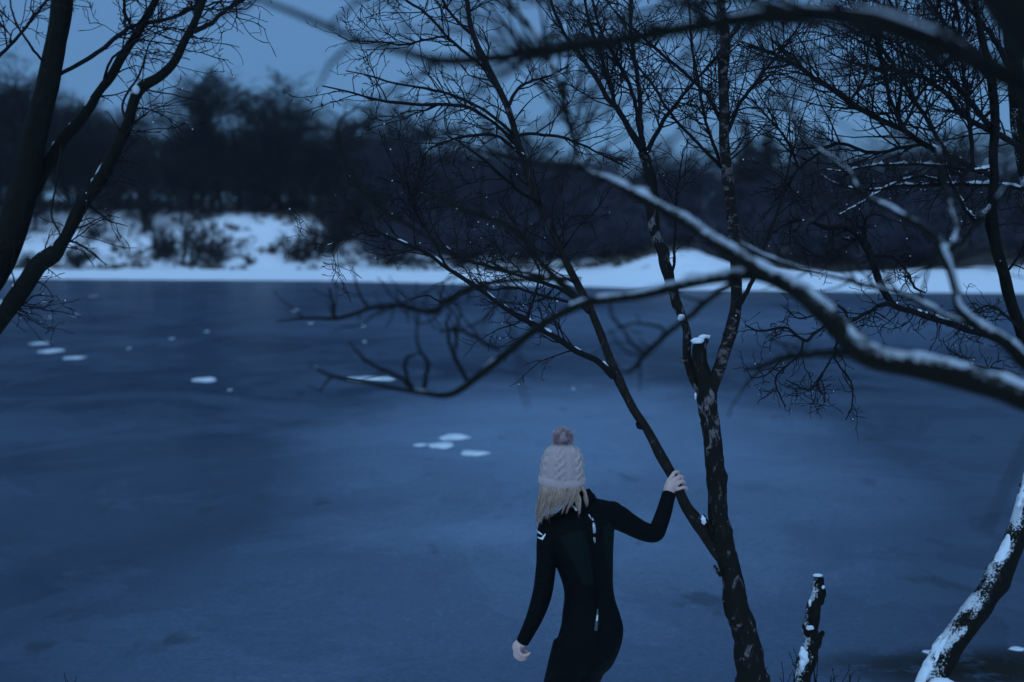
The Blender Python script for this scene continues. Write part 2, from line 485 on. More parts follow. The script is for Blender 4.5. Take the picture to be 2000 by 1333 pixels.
frost = t.math('ADD', frost, t.math('MULTIPLY', blob(0.1, 10.5, 3.4, 4.8), 0.32))
frost = t.math('ADD', frost, t.math('MULTIPLY', blob(8.0, 50.0, 18.0, 14.0), 0.25))
streak = t.ramp(t.noise(t.mapping((0.8, 0.7, 1), (2, 5, 0)), 0.6, 8, 0.72, 0.8), [(0.54, 0.0), (0.60, 0.7), (0.75, 1.0)])
frost = t.math('ADD', frost, t.math('MULTIPLY', streak, 0.06))
patch = t.ramp(t.noise(t.mapping((0.8, 0.55, 1), (11, 3, 0)), 0.33, 9, 0.66, 1.2), [(0.495, 0.0), (0.515, 0.8), (0.60, 1.0)])
frost = t.math('ADD', frost, t.math('MULTIPLY', patch, 0.085))
nD = t.noise(v0, 9, 4, 0.75)
frost = t.math('MULTIPLY', frost, t.math('ADD', 0.20, t.math('ADD', t.math('MULTIPLY', nC, 0.9), t.math('MULTIPLY', nD, 0.7))))
frost = t.math('MULTIPLY', frost, t.math('ADD', 0.82, t.math('MULTIPLY', nB, 0.36)), True)
weed = t.math('MULTIPLY', blob(2.95, 8.95, 1.15, 0.55), t.ramp(nB, [(0.36, 0.0), (0.48, 1.0)]), True)
weed2 = t.math('MULTIPLY', t.ramp(t.noise(t.mapping((1, 0.5, 1), (9, 4, 0)), 1.1, 4, 0.6), [(0.645, 0.0), (0.70, 0.5)]), 1.0)
col = t.mix(frost, (0.012, 0.021, 0.043), (0.165, 0.235, 0.325))
col = t.mix(weed2, col, (0.02, 0.025, 0.03))
col = t.mix(weed, col, (0.014, 0.013, 0.010))
t.color(col)
t.rough(t.math('ADD', 0.12, t.math('ADD', t.math('MULTIPLY', frost, 0.30), t.math('MULTIPLY', weed, 0.3))))
t.b.inputs['IOR'].default_value = 1.31
t.bump(t.math('ADD', nB, t.math('MULTIPLY', nC, 0.25)), 0.004, 0.5)
# hoar on the surface scatters: the mirror shows through only in part
dif = t.n.new('ShaderNodeBsdfDiffuse'); t.link(col, dif.inputs['Color'])
mx = t.n.new('ShaderNodeMixShader'); mx.inputs[0].default_value = 0.76
t.link(t.b.outputs[0], mx.inputs[1]); t.link(dif.outputs[0], mx.inputs[2])
t.link(mx.outputs[0], t.n['Material Output'].inputs['Surface'])
M['ice'] = m
xi = np.concatenate([np.linspace(-260, -20, 30), np.linspace(-18, 18, 40), np.linspace(20, 260, 30)])
yi = np.concatenate([np.linspace(5.2, 12, 30), np.linspace(13, 135, 60)])
IX, IY = np.meshgrid(xi, yi)
ii = (np.arange(len(yi) - 1) * len(xi))[:, None] + np.arange(len(xi) - 1)[None]
Q = np.stack([ii, ii + 1, ii + len(xi) + 1, ii + len(xi)], -1).reshape(-1, 4)
ice = obj('ice', mesh_np('ice', np.stack([IX, IY, IX * 0], -1), Q), M['ice'], kind='structure')

# ------------------------------------------------------------------ far wood
def far_tree_mesh(kind, seed):
    """unit-height bare tree (height 1): trunk mesh and crown mesh of branches and fine twigs"""
    global rng
    keep = rng; rng = np.random.default_rng(seed)
    H = 12.0
    spread = {'round': 0.34, 'tall': 0.2, 'broad': 0.42, 'pine': 0.22}[kind]
    K = 14
    z = np.linspace(0, H * 0.80, K)
    tr = np.stack([0.25 * snoise(K, 4)[0], 0.25 * snoise(K, 4)[0], z], 1); tr[0, :2] = 0
    rt = np.linspace(0.20, 0.035, K)
    P0, R0 = tr[None], rt[None]
    lo = {'round': 0.06, 'tall': 0.06, 'broad': 0.05, 'pine': 0.5}[kind]
    P1, R1 = spawn(P0, R0, 30, (H * spread * 0.9, H * spread * 1.6), (28, 62), (0, 0, 0.32), 0.13, 9, 0.6, 0.09, 0.018, lo, 1.0, lpow=0.55)
    P2, R2 = spawn(P1, R1, 190, (1.2, 3.0), (25, 60), (0, 0, 0.15), 0.16, 6, 0.6, 0.04, 0.014, 0.2, 1, lpow=0.4)
    P3, R3 = spawn(P2, R2, 950, (0.7, 1.7), (25, 65), (0, 0, 0.05), 0.2, 4, 0.7, 0.022, 0.012, 0.15, 1, lpow=0.3)
    n4 = 2600 if kind != 'pine' else 4200
    P4, R4 = spawn(P3, R3, n4, (0.25, 0.8), (25, 70), (0, 0, 0.0), 0.2, 3, 0.8, 0.014, 0.011, 0.1, 1, lpow=0.2)
    sc = 1 / max(P4[..., 2].max(), P3[..., 2].max())
    A = Acc().add(*tubes(P1, R1, 4)).add(*tubes(P2, R2, 3)).add(*tubes(P3, R3, 3)).add(*tubes(P4, R4, 3))
    A.V = [x * sc for x in A.V]
    for i, x in enumerate(A.V):
        w = np.clip((x[:, 2:3] - 0.5) / 0.5, 0, 1)
        xy = x[:, :2] * (1 + (0.9 if kind != 'tall' else 0.4) * w * (1 - 0.3 * w))
        z = x[:, 2:3] - 0.16 * w ** 2 * (1 + 0.5 * np.sin(x[:, :1] * 21 + seed) * np.sin(x[:, 1:2] * 23)) 
        A.V[i] = np.concatenate([xy, z], 1)
    zt = max(x[:, 2].max() for x in A.V)
    A.V = [x * np.array([1, 1, 1 / zt]) for x in A.V]
    crown = A.mesh('crown')
    V, Q = tubes(P0, R0, 7); trunk = mesh_np('trunk', V * sc, Q)
    rng = keep
    return trunk, crown

VAR = {k: [far_tree_mesh(k, 100 + 10 * j + i) for i in range(n)] for j, (k, n) in enumerate((('round', 3), ('tall', 2), ('broad', 2), ('pine', 2)))}
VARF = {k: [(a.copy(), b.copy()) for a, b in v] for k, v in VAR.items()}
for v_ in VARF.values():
    for tm, cm in v_: tm.materials.append(M['far_bark']); cm.materials.append(M['haze_twig'])
for vs_ in VAR.values():
    for tm, cm in vs_:
        tm.materials.append(M['far_bark']); cm.materials.append(M['far_twig'])

def conifer_mesh(seed):
    global rng
    keep = rng; rng = np.random.default_rng(seed)
    tz = np.linspace(0, 1, 10); P0 = np.stack([tz * 0, tz * 0, tz], 1)[None]; R0 = np.linspace(0.018, 0.003, 10)[None]
    rows = []
    n = 230
    z = 0.08 + 0.9 * rng.random(n) ** 0.9; a = rng.random(n) * 6.283
    ln = (1 - z) * 0.22 * (0.75 + 0.5 * rng.random(n)) + 0.015
    k = np.linspace(0, 1, 5)
    P1 = np.stack([np.cos(a)[:, None] * ln[:, None] * k, np.sin(a)[:, None] * ln[:, None] * k, z[:, None] - 0.28 * ln[:, None] * k ** 1.3 * 1.2 + 0.0 * k], -1)
    R1 = np.repeat(np.linspace(0.004, 0.0015, 5)[None], n, 0)
    P2, R2 = spawn(P1, R1, 4200, (0.02, 0.06), (35, 75), (0, 0, -0.3), 0.15, 3, 0.8, 0.003, 0.0015, 0.1, 1.0, lpow=0.3)
    rng = keep
    return mesh_np('trunk', *tubes(P0, R0, 6)), Acc().add(*tubes(P1, R1, 3)).add(*tubes(P2, R2, 3)).mesh('crown')
CON = [conifer_mesh(301), conifer_mesh(302)]
for tm, cm in CON:
    tm.materials.append(M['far_bark']); cm.materials.append(M['conifer'])

def place_tree(name, meshes, X, Y, h, label, group, wid=1.0, rz=None, cat='tree'):
    z = float(height(X, Y)) - 0.15
    o = thing(name, label, cat, (X, Y, z), group)
    for nm, me in zip(('trunk', 'crown'), meshes):
        c = bpy.data.objects.new(nm, me); COL.objects.link(c); c.parent = o
    o.scale = (h * wid, h * wid, h)
    o.rotation_euler = (0, 0, rz if rz is not None else rng.random() * 6.28)
    return o

TOP_PX = [-300, 0, 90, 200, 300, 345, 400, 455, 480, 530, 600, 700, 800, 900, 1000, 1100, 1300, 1430, 1600, 1750, 2000, 2300]
TOP_PY = [130, 98, 118, 168, 165, 152, 150, 180, 192, 145, 150, 164, 182, 208, 226, 238, 246, 236, 244, 228, 224, 226]
def top_z(px, Y):
    py = np.interp(px, TOP_PX, TOP_PY)
    return float(at(px, py, Y)[2])
rg = np.random.default_rng(21)
kinds = ['round', 'tall', 'broad', 'round', 'tall']
LOOK = {'round': 'round-crowned', 'tall': 'slim', 'broad': 'broad spreading'}
def wood_label(kind, p, rank):
    zone = 'above the open snowy far bank' if p < 650 else 'above the snow-flecked far slope' if p < 1250 else 'behind the broad far snow strip'
    row = ('in the wood', 'topping the wood', 'fronting the wood')[rank]
    return '%s leafless tree %s %s' % (LOOK[kind], row, zone)
def shore(px): return float(np.interp(px, SH_PX, SH_Y))
# the lit skyline: named individuals, then three ranks of the wood
pine_lab = 'tall domed tree rising above the far treeline with sky through its crown'
def sky_tree(px, py, Y, wid, kind, i, label, group=None):
    X = (px - 1000) / F * Y
    h = float(at(px, py, Y)[2]) - float(height(X, Y))
    place_tree('domed_tree' if kind == 'pine' else 'leafless_tree', VAR[kind][i], X, Y, h, label, group, wid)
sky_tree(402, 112, 146, 0.85, 'pine', 0, pine_lab)
sky_tree(535, 128, 148, 1.1, 'round', 1, 'wide dark tree topping the far wood beside the open sky gap')
sky_tree(40, 92, 146, 1.15, 'broad', 0, 'tallest wide tree of the far wood behind the snowy thick trunk')
sky_tree(478, 180, 150, 0.7, 'tall', 0, 'slim tree in the skyline gap beside the tall domed tree')
n_far = 0
for rank, (dy, frac, step) in enumerate(((36, (0.55, 0.95), 46), (46, (0.62, 1.02), 44), (29, (0.35, 0.7), 52))):
    px = -220 + 15 * rank
    while px < 2230:
        p = px + rg.uniform(-12, 12)
        Y = shore(p) + dy + rg.uniform(-3, 3) - (6 if p > 900 else 0)
        X = (p - 1000) / F * Y
        g = float(height(X, Y))
        h = (top_z(p, Y) - g) * rg.uniform(*frac)
        k = kinds[rg.integers(0, 5)]
        if h > 2:
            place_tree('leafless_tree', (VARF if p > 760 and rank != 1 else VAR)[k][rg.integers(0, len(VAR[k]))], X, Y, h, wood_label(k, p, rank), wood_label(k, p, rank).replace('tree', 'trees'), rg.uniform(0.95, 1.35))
        px += step * rg.uniform(0.8, 1.2); n_far += 1
# spruces showing in the gap of the birch
for i, (p, py, dY) in enumerate(((1452, 226, 150), (1500, 238, 160), (1565, 236, 155), (1598, 246, 165))):
    Y = shore(p) + dY; X = (p - 1000) / F * Y
    h = float(at(p, py, Y)[2]) - float(height(X, Y))
    place_tree('spruce_tree', CON[i % 2], X, Y, h, 'pointed dark spruce behind the far shore wood', 'spruces of the far wood', 1.6, cat='spruce')

# dense mass of the wood behind
A = Acc()
far_c = [np.array([v.co[:] for v in VAR[k][0][1].vertices]) for k in ('round', 'broad')]
far_q = [np.array([p.vertices[:] for p in VAR[k][0][1].polygons]) for k in ('round', 'broad')]
for i in range(56):
    p = rg.uniform(-250, 2250); Y = shore(p) + rg.uniform(56, 84); X = (p - 1000) / F * Y
    g = float(height(X, Y)); h = (top_z(p, Y) - g) * rg.uniform(0.5, 0.72); w = rg.uniform(1.4, 1.9)
    a = rg.random() * 6.28; c, s = math.cos(a), math.sin(a); j = i % 2
    q = far_q[j]; q = q[rg.random(len(q) // 8 * 8).reshape(-1, 8)[:, 0].repeat(8) < 2] if False else q
    V = far_c[j] @ np.array([[c * h * w, s * h * w, 0], [-s * h * w, c * h * w, 0], [0, 0, h]]) + np.array([X, Y, g])
    A.add(V, q)
tag(obj('woodland', A.mesh('woodland'), M['far_twig'], kind='stuff'), 'dense dark mass of bare woodland behind the far shore trees', 'woodland')

# shrubs, saplings and tussocks on the snowy far bank
def shrub_mesh(seed, n0=9, tall=1.0, spread=50):
    global rng
    keep = rng; rng = np.random.default_rng(seed)
    a = rng.random(n0) * 6.28; tl = np.radians(rng.random(n0) * spread)
    d = np.stack([np.cos(a) * np.sin(tl), np.sin(a) * np.sin(tl), np.cos(tl)], 1)
    k = np.linspace(0, 1, 7)
    P0 = (rng.standard_normal((n0, 3)) * np.array([0.12, 0.12, 0]))[:, None] + d[:, None] * k[None, :, None] * (0.6 + 0.5 * rng.random(n0))[:, None, None] * tall
    P0 += 0.02 * rng.standard_normal(P0.shape); P0[:, 0, 2] = -0.05
    R0 = np.repeat(np.linspace(0.022, 0.008, 7)[None], n0, 0)
    P1, R1 = spawn(P0, R0, n0 * 14, (0.2, 0.55), (25, 60), (0, 0, 0.2), 0.16, 5, 0.7, 0.012, 0.006, 0.15, 1)
    P2, R2 = spawn(P1, R1, n0 * 70, (0.1, 0.3), (25, 65), (0, 0, 0.1), 0.2, 3, 0.8, 0.007, 0.005, 0.1, 1)
    rng = keep
    return mesh_np('stems', *tubes(P0, R0, 4)), Acc().add(*tubes(P1, R1, 3)).add(*tubes(P2, R2, 3)).mesh('twigs')
SHR = [shrub_mesh(401), shrub_mesh(402, 12, 0.9, 65), shrub_mesh(403, 6, 1.2, 32), shrub_mesh(404, 14, 0.8, 75)]
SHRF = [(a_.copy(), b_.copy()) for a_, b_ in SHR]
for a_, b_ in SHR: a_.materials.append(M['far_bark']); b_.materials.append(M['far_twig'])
for a_, b_ in SHRF: a_.materials.append(M['far_bark']); b_.materials.append(M['haze_twig'])
def place_shrub(px, py_base, s, v, label, group=None, wid=1.0, name='shrub'):
    # walk out along the ground until the base lies at that pixel row
    Y = shore(px) + 1
    while Y < shore(px) + 45:
        X = (px - 1000) / F * Y; g = float(height(X, Y))
        pz = (g - CAM_Z) / Y; pyv = 480 - F * pz
        if pyv < py_base: break
        Y += 0.25
    o = thing(name, label, 'shrub', (X, Y, g - 0.05), group)
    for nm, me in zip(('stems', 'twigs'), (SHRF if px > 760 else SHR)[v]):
        c = bpy.data.objects.new(nm, me); COL.objects.link(c); c.parent = o
    o.scale = (s * wid, s * wid, s); o.rotation_euler = (0, 0, rg.random() * 6.28)
    return o
place_shrub(268, 462, 4.2, 2, 'small forked sapling alone on the open snow of the far bank')
place_shrub(362, 520, 4.6, 0, 'largest bushy shrub in the middle of the snowy far bank')
place_shrub(420, 515, 3.4, 1, 'wide shrub next to the largest bush on the far bank')
place_shrub(322, 505, 3.2, 3, 'low shrub on the snow between the sapling and the largest bush')
place_shrub(590, 512, 3.6, 1, 'dense shrub where the open snow of the far bank ends')
place_shrub(640, 498, 4.0, 3, 'tangled shrub at the edge of the far wood above the snow strip')
place_shrub(60, 526, 1.9, 3, 'low dark bush by the ice edge under the leaning tree')
place_shrub(150, 526, 2.3, 3, 'rounded dark bush at the ice edge behind the leaning tree')
place_shrub(182, 470, 2.0, 1, 'small dark bush high on the snowy far bank')
for i in range(64):
    if i < 30: px = rg.uniform(660, 1320); pyb = rg.uniform(462, 519); s = rg.uniform(2.2, 5.2)
    elif i < 46: px = rg.uniform(1380, 2080); pyb = rg.uniform(500, 522); s = rg.uniform(2.4, 5.5)
    else: px = rg.uniform(-80, 660); pyb = rg.uniform(398, 424) if i % 3 else rg.uniform(490, 524); s = rg.uniform(1.5, 3.6) if i % 3 else rg.uniform(0.8, 1.7)
    lab, grp = (('leafless shrub among the snow-flecked slope below the far wood', 'shrubs on the snow-flecked slope') if i < 30 else
                ('leafless shrub standing behind the broad snow strip of the far shore', 'shrubs behind the snow strip') if i < 46 else
                ('low leafless shrub scattered on the open snowy far bank', 'low shrubs on the open bank'))
    v_ = int(rg.integers(0, 4)); form = ('bushy', 'wide', 'upright', 'low spreading')[v_]
    lab = lab.replace('low leafless shrub', 'leafless shrub').replace('leafless shrub', form + ' leafless shrub', 1)
    place_shrub(px, pyb, s, v_, lab, form + ' ' + grp, rg.uniform(0.9, 1.5))
# tussocks of heather and dead grass poking through the far snow
n = 5200
px = rg.uniform(-150, 1350, n); Y = np.interp(px, SH_PX, SH_Y) + np.interp(px, SH_PX, ST_W) * 0.9 + rg.random(n) * 30
X = (px - 1000) / F * Y
keepm = (vnoise(X, Y, 0.5, 4) + 0.7 * vnoise(X, Y, 1.3, 6) + 0.5 * rg.standard_normal(n)) > 0.35
X, Y = X[keepm], Y[keepm]; Z = height(X, Y); n = len(X)
B = 5
bl = rg.standard_normal((n, B, 3)) * np.array([0.5, 0.5, 0.0]) + np.array([0, 0, 1])
ln = rg.uniform(0.15, 0.6, (n, B, 1))
o3 = np.stack([X, Y, Z - 0.03], -1)[:, None] + rg.standard_normal((n, B, 3)) * np.array([0.18, 0.18, 0])
ln = ln * rg.uniform(0.5, 1.4, (n, 1, 1))
P = np.stack([o3, o3 + bl * ln * 0.6, o3 + bl * ln * np.array([1.3, 1.3, 0.9])], 2).reshape(-1, 3, 3)
Rr = np.tile(np.array([0.06, 0.05, 0.01]), (len(P), 1))
tag(obj('tussock_grass', mesh_np('tussock_grass', *tubes(P, Rr, 3)), M['dry_grass'], kind='stuff'), 'dark tussocks of heather and dead grass poking through far snow', 'grass')

# ------------------------------------------------------------------ trees at hand
def build_tree(name, label, base, trunk, limbs, twigs, snow=None, drops=None, twig_mat='twig', group=None, snow_mat_='snow'):
    """trunk, limbs: lists of (points, radii, material, sides, rough, knots)"""
    o = thing(name, label, 'tree', base, group)
    for nm, lst in (('trunk', trunk), ('limb', limbs)):
        for P, rad, mt, S, rough, kn in lst:
            obj(nm, limb_mesh(nm, P, rad, S, rough, kn), M[mt], o)
    if twigs is not None: obj('twigs', twigs.mesh('twigs'), M[twig_mat], o, kind='stuff')
    if snow is not None and snow.n: obj('snow', snow.mesh('snow'), M[snow_mat_], o, kind='stuff')
    if drops is not None and len(drops): obj('frozen_drops', beads('frozen_drops', drops, 0.0010 + 0.0030 * rng.random(len(drops)) ** 2.2), M['drop'], o, kind='stuff')
    return o

# --- the birch the woman holds on to
DB = 6.9
tk = trace([(1530, 1530, 90), (1508, 1440, 70), (1476, 1333, 58), (1450, 1215, 48), (1424, 1110, 41), (1409, 1050, 40), (1402, 1005, 37), (1396, 900, 37), (1386, 820, 35), (1381, 778, 36), (1374, 735, 31), (1366, 700, 27), (1366, 676, 25), (1377, 659, 19)], DB, K=190, wob=0.05)
stemL = trace([(1378, 775, 20), (1357, 745, 17), (1344, 690, 16), (1340, 644, 15), (1325, 602, 18), (1306, 540, 21), (1296, 500, 23), (1285, 470, 23), (1275, 420, 24), (1268, 336, 20), (1255, 296, 17)], DB, DB + 0.25, K=110, wob=0.06)
stemR = trace([(1384, 790, 24), (1394, 748, 25), (1412, 692, 24), (1427, 650, 24), (1436, 602, 23), (1437, 555, 21), (1435, 463, 22), (1428, 408, 21), (1422, 357, 22), (1415, 273, 20), (1414, 189, 19), (1413, 126, 21), (1418, 84, 19), (1413, 42, 18), (1405, -30, 15), (1398, -120, 11), (1392, -260, 5)], DB, DB - 0.1, K=170, wob=0.05)
held = trace([(1412, 1085, 30), (1390, 1060, 28), (1374, 1036, 26), (1342, 992, 23), (1316, 936, 20), (1290, 888, 20), (1262, 836, 18), (1236, 797, 18), (1205, 735, 18), (1184, 677, 16), (1150, 597, 15), (1104, 509, 14), (1066, 421, 14), (1045, 386, 14), (1016, 294, 12), (991, 210, 12), (953, 130, 12), (923, 63, 10), (911, 0, 8), (898, -60, 6), (885, -150, 3)], DB, DB + 0.35, K=190, wob=0.06)
limbs_b = [
    trace([(1255, 296, 13), (1218, 236, 11), (1181, 180, 10), (1150, 130, 9), (1104, 67, 7), (1075, 0, 6), (1050, -90, 3)], 7.1, 7.3),
    trace([(1257, 290, 12), (1206, 214, 9), (1190, 158, 8), (1166, 90, 7), (1150, 40, 6), (1135, -40, 4), (1125, -110, 2)], 7.1, 6.9),
    trace([(1257, 285, 12), (1242, 209, 8), (1226, 158, 8), (1195, 101, 7), (1170, 50, 6), (1150, -30, 4)], 7.1, 7.4),
    trace([(1257, 292, 12), (1251, 248, 10), (1249, 180, 9), (1238, 108, 8), (1233, 67, 7), (1231, 0, 6), (1226, -90, 3)], 7.1, 7.0),
    trace([(1262, 300, 12), (1278, 268, 9), (1308, 220, 8), (1353, 164, 7), (1400, 110, 6), (1450, 40, 4), (1490, -40, 2)], 7.1, 7.6),
    trace([(1408, 238, 8), (1384, 189, 7), (1357, 162, 7), (1308, 119, 6), (1256, 74, 6), (1200, 20, 4), (1150, -50, 2)], 6.88, 6.4),
    trace([(1412, 330, 8), (1344, 261, 6), (1305, 214, 6), (1274, 164, 5), (1240, 119, 5), (1215, 60, 3)], 6.88, 6.6),
    trace([(1416, 340, 7), (1378, 235, 6), (1364, 158, 6), (1355, 112, 5), (1349, 63, 5), (1345, -10, 3)], 6.88, 7.2),
    trace([(1420, 262, 9), (1443, 207, 7), (1465, 176, 7), (1510, 117, 6), (1555, 60, 4), (1590, -20, 2)], 6.85, 6.6),
    trace([(1440, 600, 12), (1460, 570, 10), (1480, 520, 9), (1500, 460, 8), (1520, 410, 6), (1540, 330, 4), (1548, 270, 2)], 6.85, 6.5),
    trace([(1300, 560, 9), (1316, 520, 6), (1318, 450, 5), (1322, 380, 4), (1335, 290, 2)], 7.0, 6.8),
    # left side boughs of the held limb
    trace([(1016, 300, 9), (985, 258, 7), (944, 227, 7), (902, 207, 7), (810, 203, 6), (734, 195, 5), (690, 182, 4), (630, 168, 2.5)], 7.15, 6.6),
    trace([(1002, 262, 8), (960, 226, 6), (902, 193, 6), (835, 174, 5), (768, 162, 4), (720, 148, 3), (676, 139, 2.5)], 7.15, 7.7),
    trace([(955, 140, 7), (915, 109, 6), (873, 71, 6), (835, 29, 5), (793, 0, 5), (740, -50, 3)], 7.2, 7.3),
    trace([(873, 71, 4.5), (830, 78, 4), (789, 88, 4), (740, 82, 3), (684, 80, 2)], 7.22, 7.0),
    trace([(925, 70, 7), (890, 38, 6), (865, 0, 5), (845, -60, 3)], 7.2, 7.5),
    trace([(1020, 305, 9), (975, 268, 6), (930, 264, 6), (885, 272, 5), (845, 288, 4), (825, 310, 3), (822, 360, 2)], 7.12, 6.7),
    trace([(1050, 395, 8), (1012, 372, 6), (965, 330, 5), (915, 290, 4), (870, 262, 3)], 7.1, 6.6),
    trace([(1000, 270, 8), (1030, 262, 6), (1070, 265, 6), (1110, 272, 5), (1170, 300, 4), (1230, 330, 3)], 7.15, 7.4),
    trace([(991, 212, 8), (1010, 175, 6), (1040, 158, 5), (1075, 148, 5), (1110, 130, 3)], 7.15, 7.5),
    # low bough towards the ice
    trace([(1200, 735, 15), (1170, 708, 13), (1146, 694, 12), (1091, 664, 12), (1028, 627, 11), (974, 593, 10), (928, 559, 9), (873, 522, 8), (827, 492, 7), (776, 469, 6), (730, 452, 5), (690, 462, 3), (640, 480, 2)], 7.02, 6.5, K=90),
    trace([(1150, 610, 9), (1108, 572, 8), (1060, 553, 8), (1024, 541, 7), (961, 522, 6), (894, 500, 5), (860, 470, 3), (840, 430, 2)], 7.05, 7.6),
    trace([(1110, 590, 6), (1060, 578, 6), (1003, 562, 5), (960, 566, 4), (925, 545, 3)], 7.1, 7.3),
    trace([(1030, 620, 5), (1040, 590, 5), (1050, 555, 4), (1051, 522, 4), (1020, 480, 3), (985, 450, 2)], 6.85, 6.9),
    trace([(928, 560, 5), (900, 570, 4), (866, 590, 4), (835, 578, 3), (806, 583, 2)], 6.7, 6.8),
    trace([(873, 524, 5), (845, 470, 5), (815, 420, 4), (795, 360, 3), (800, 300, 2)], 6.65, 6.4),
]
sp, sr = stack_limbs(limbs_b)
Lt1, Lr1 = spawn(sp, sr, 420, (0.22, 0.75), (28, 62), (0, 0, 0.16), 0.16, 9, 0.55, 0.0045, 0.0014, 0.15, 1.0, 1.5)
hp, hr = stack_limbs([stemR, held])
Lt2, Lr2 = spawn(hp, hr, 70, (0.3, 1.0), (35, 65), (0, 0, 0.16), 0.14, 9, 0.4, 0.005, 0.0014, 0.42, 1.0, 1.5)
T1 = np.concatenate([Lt1, Lt2]); R1_ = np.concatenate([Lr1, Lr2])
# keep the open space over the ice and round the woman clear
T2, R2_ = spawn(T1, R1_, 2100, (0.06, 0.30), (28, 65), (0, 0, 0.10), 0.2, 6, 0.7, 0.0026, 0.0012, 0.15, 1.0, 1.9)
T3, R3_ = spawn(T2, R2_, 3000, (0.02, 0.10), (30, 70), (0, 0, 0.10), 0.18, 4, 0.8, 0.0018, 0.0012, 0.15, 1.0, 2.0)
def visible_px(P):
    d = P[..., 1]; z = P[..., 2] - CAM_Z; dep = d * CA - z * SA
    return 1000 + F * P[..., 0] / dep, 666.5 - F * (d * SA + z * CA) / dep
bt = Acc().add(*tubes(T1, R1_, 5)).add(*tubes(T2, R2_, 4)).add(*tubes(T3, R3_, 3))
sn = Acc()
ends = np.concatenate([T2[:, -1], T3[:, -1]])
ex, ey = visible_px(ends)
dr = ends[(ey > 215) & (ex < 1100) & (rng.random(len(ends)) < 0.11)]
dr2 = ends[(ex >= 1100) & (ey > 260) & (rng.random(len(ends)) < 0.05)]
for (P, rad) in (limbs_b[20],): snow_mesh(sn, P, rad, 0.35, 0.35, 50, hcap=0.006, clump=4)
for P, rad in (limbs_b[16], limbs_b[21]): snow_mesh(sn, P, rad, 0.35, 0.2, 50, hcap=0.006, clump=4)
# lumps of snow on the broken stub, on the fork above it and in the crotch of the held limb
def lump(px, py, d, rx, ry, rz, seed):
    g = np.random.default_rng(seed)
    U, W = 16, 24
    a_ = np.linspace(0.04, math.pi - 0.04, U)[:, None]; b_ = np.linspace(0, 2 * math.pi, W, endpoint=False)[None]
    v = np.stack([np.sin(a_) * np.cos(b_), np.sin(a_) * np.sin(b_), np.cos(a_) + 0 * b_], -1).reshape(-1, 3)
    k = (np.arange(U - 1) * W)[:, None]; j = np.arange(W)[None]; j2 = (np.arange(W) + 1)[None] % W
    f = np.stack([k + j, k + W + j, k + W + j2, k + j2], -1).reshape(-1, 4)
    n = sum(np.sin(v @ g.standard_normal(3) * k + g.random() * 6) / k for k in (2, 3, 5, 8, 13)) * 0.40
    v = v * (1 + n[:, None]) * np.array([rx, ry, rz]) * 0.88 + at(px, py - 2, d - 0.015)
    return v, f
def add_lumps(acc, lst):
    for i, l in enumerate(lst):
        v, f = lump(*l, seed=900 + i)
        acc.add(v, f)
add_lumps(sn, [(1362, 668, 6.87, 0.028, 0.03, 0.016), (1374, 660, 6.88, 0.026, 0.03, 0.013), (1383, 659, 6.9, 0.014, 0.02, 0.010), (1331, 622, 6.93, 0.020, 0.022, 0.018), (1374, 1018, 6.84, 0.014, 0.02, 0.022), (1358, 776, 6.88, 0.007, 0.012, 0.016)])
stubs = [trace([(1392, 1040, 9), (1380, 1016, 6), (1373, 1005, 3)], 6.86), trace([(1408, 1125, 8), (1399, 1112, 6), (1395, 1104, 4)], 6.86),
         trace([(1345, 715, 8), (1335, 707, 7), (1327, 701, 5)], 6.9), trace([(1258, 832, 10), (1247, 834, 8), (1244, 826, 5)], 7.0)]
birch = build_tree('birch_tree', 'slender many-stemmed birch whose leaning limb the woman holds', at(1530, 1530, DB) * np.array([1, 1, 1]),
    [(*tk, 'bark_birch', 26, 0.055, 14)],
    [(*stemL, 'bark_birch', 16, 0.05, 6), (*stemR, 'bark_pale', 18, 0.04, 8), (*held, 'bark_limb', 16, 0.05, 14)] + [(*l, 'twig', 7, 0.05, 3) for l in limbs_b] + [(*l, 'bark_birch', 9, 0.06, 1) for l in stubs],
    bt, sn, np.concatenate([dr, dr2]))

# --- snow-laden bough reaching in over the water, close to the lens
main = trace([(2565, 2600, 120), (2550, 1900, 104), (2520, 1400, 96), (2450, 1080, 86), (2330, 930, 72), (2160, 840, 62), (2000, 776, 54), (1900, 744, 52), (1800, 716, 50), (1700, 694, 48), (1650, 652, 45), (1600, 602, 41), (1550, 562, 36), (1480, 538, 28), (1400, 544, 23), (1330, 558, 21), (1250, 576, 19), (1150, 590, 18), (1100, 610, 17), (1050, 640, 16), (1000, 680, 15), (940, 730, 14), (880, 770, 13), (820, 766, 10), (740, 752, 8), (650, 735, 6), (605, 712, 3)], 2.6, 3.5, K=220, wob=0.06)
imain = int(np.argmax(main[0][:, 0] < at(1110, 605, 3.2)[0]))
sub1 = trace([(1515, 545, 28), (1450, 505, 30), (1400, 475, 27), (1340, 432, 25), (1290, 405, 22), (1230, 372, 19), (1188, 350, 14), (1142, 330, 10), (1121, 277, 9), (1096, 180, 11), (1062, 97, 10), (1037, 55, 9), (995, 0, 7), (960, -60, 4)], 3.0, 3.5, K=110, wob=0.06)
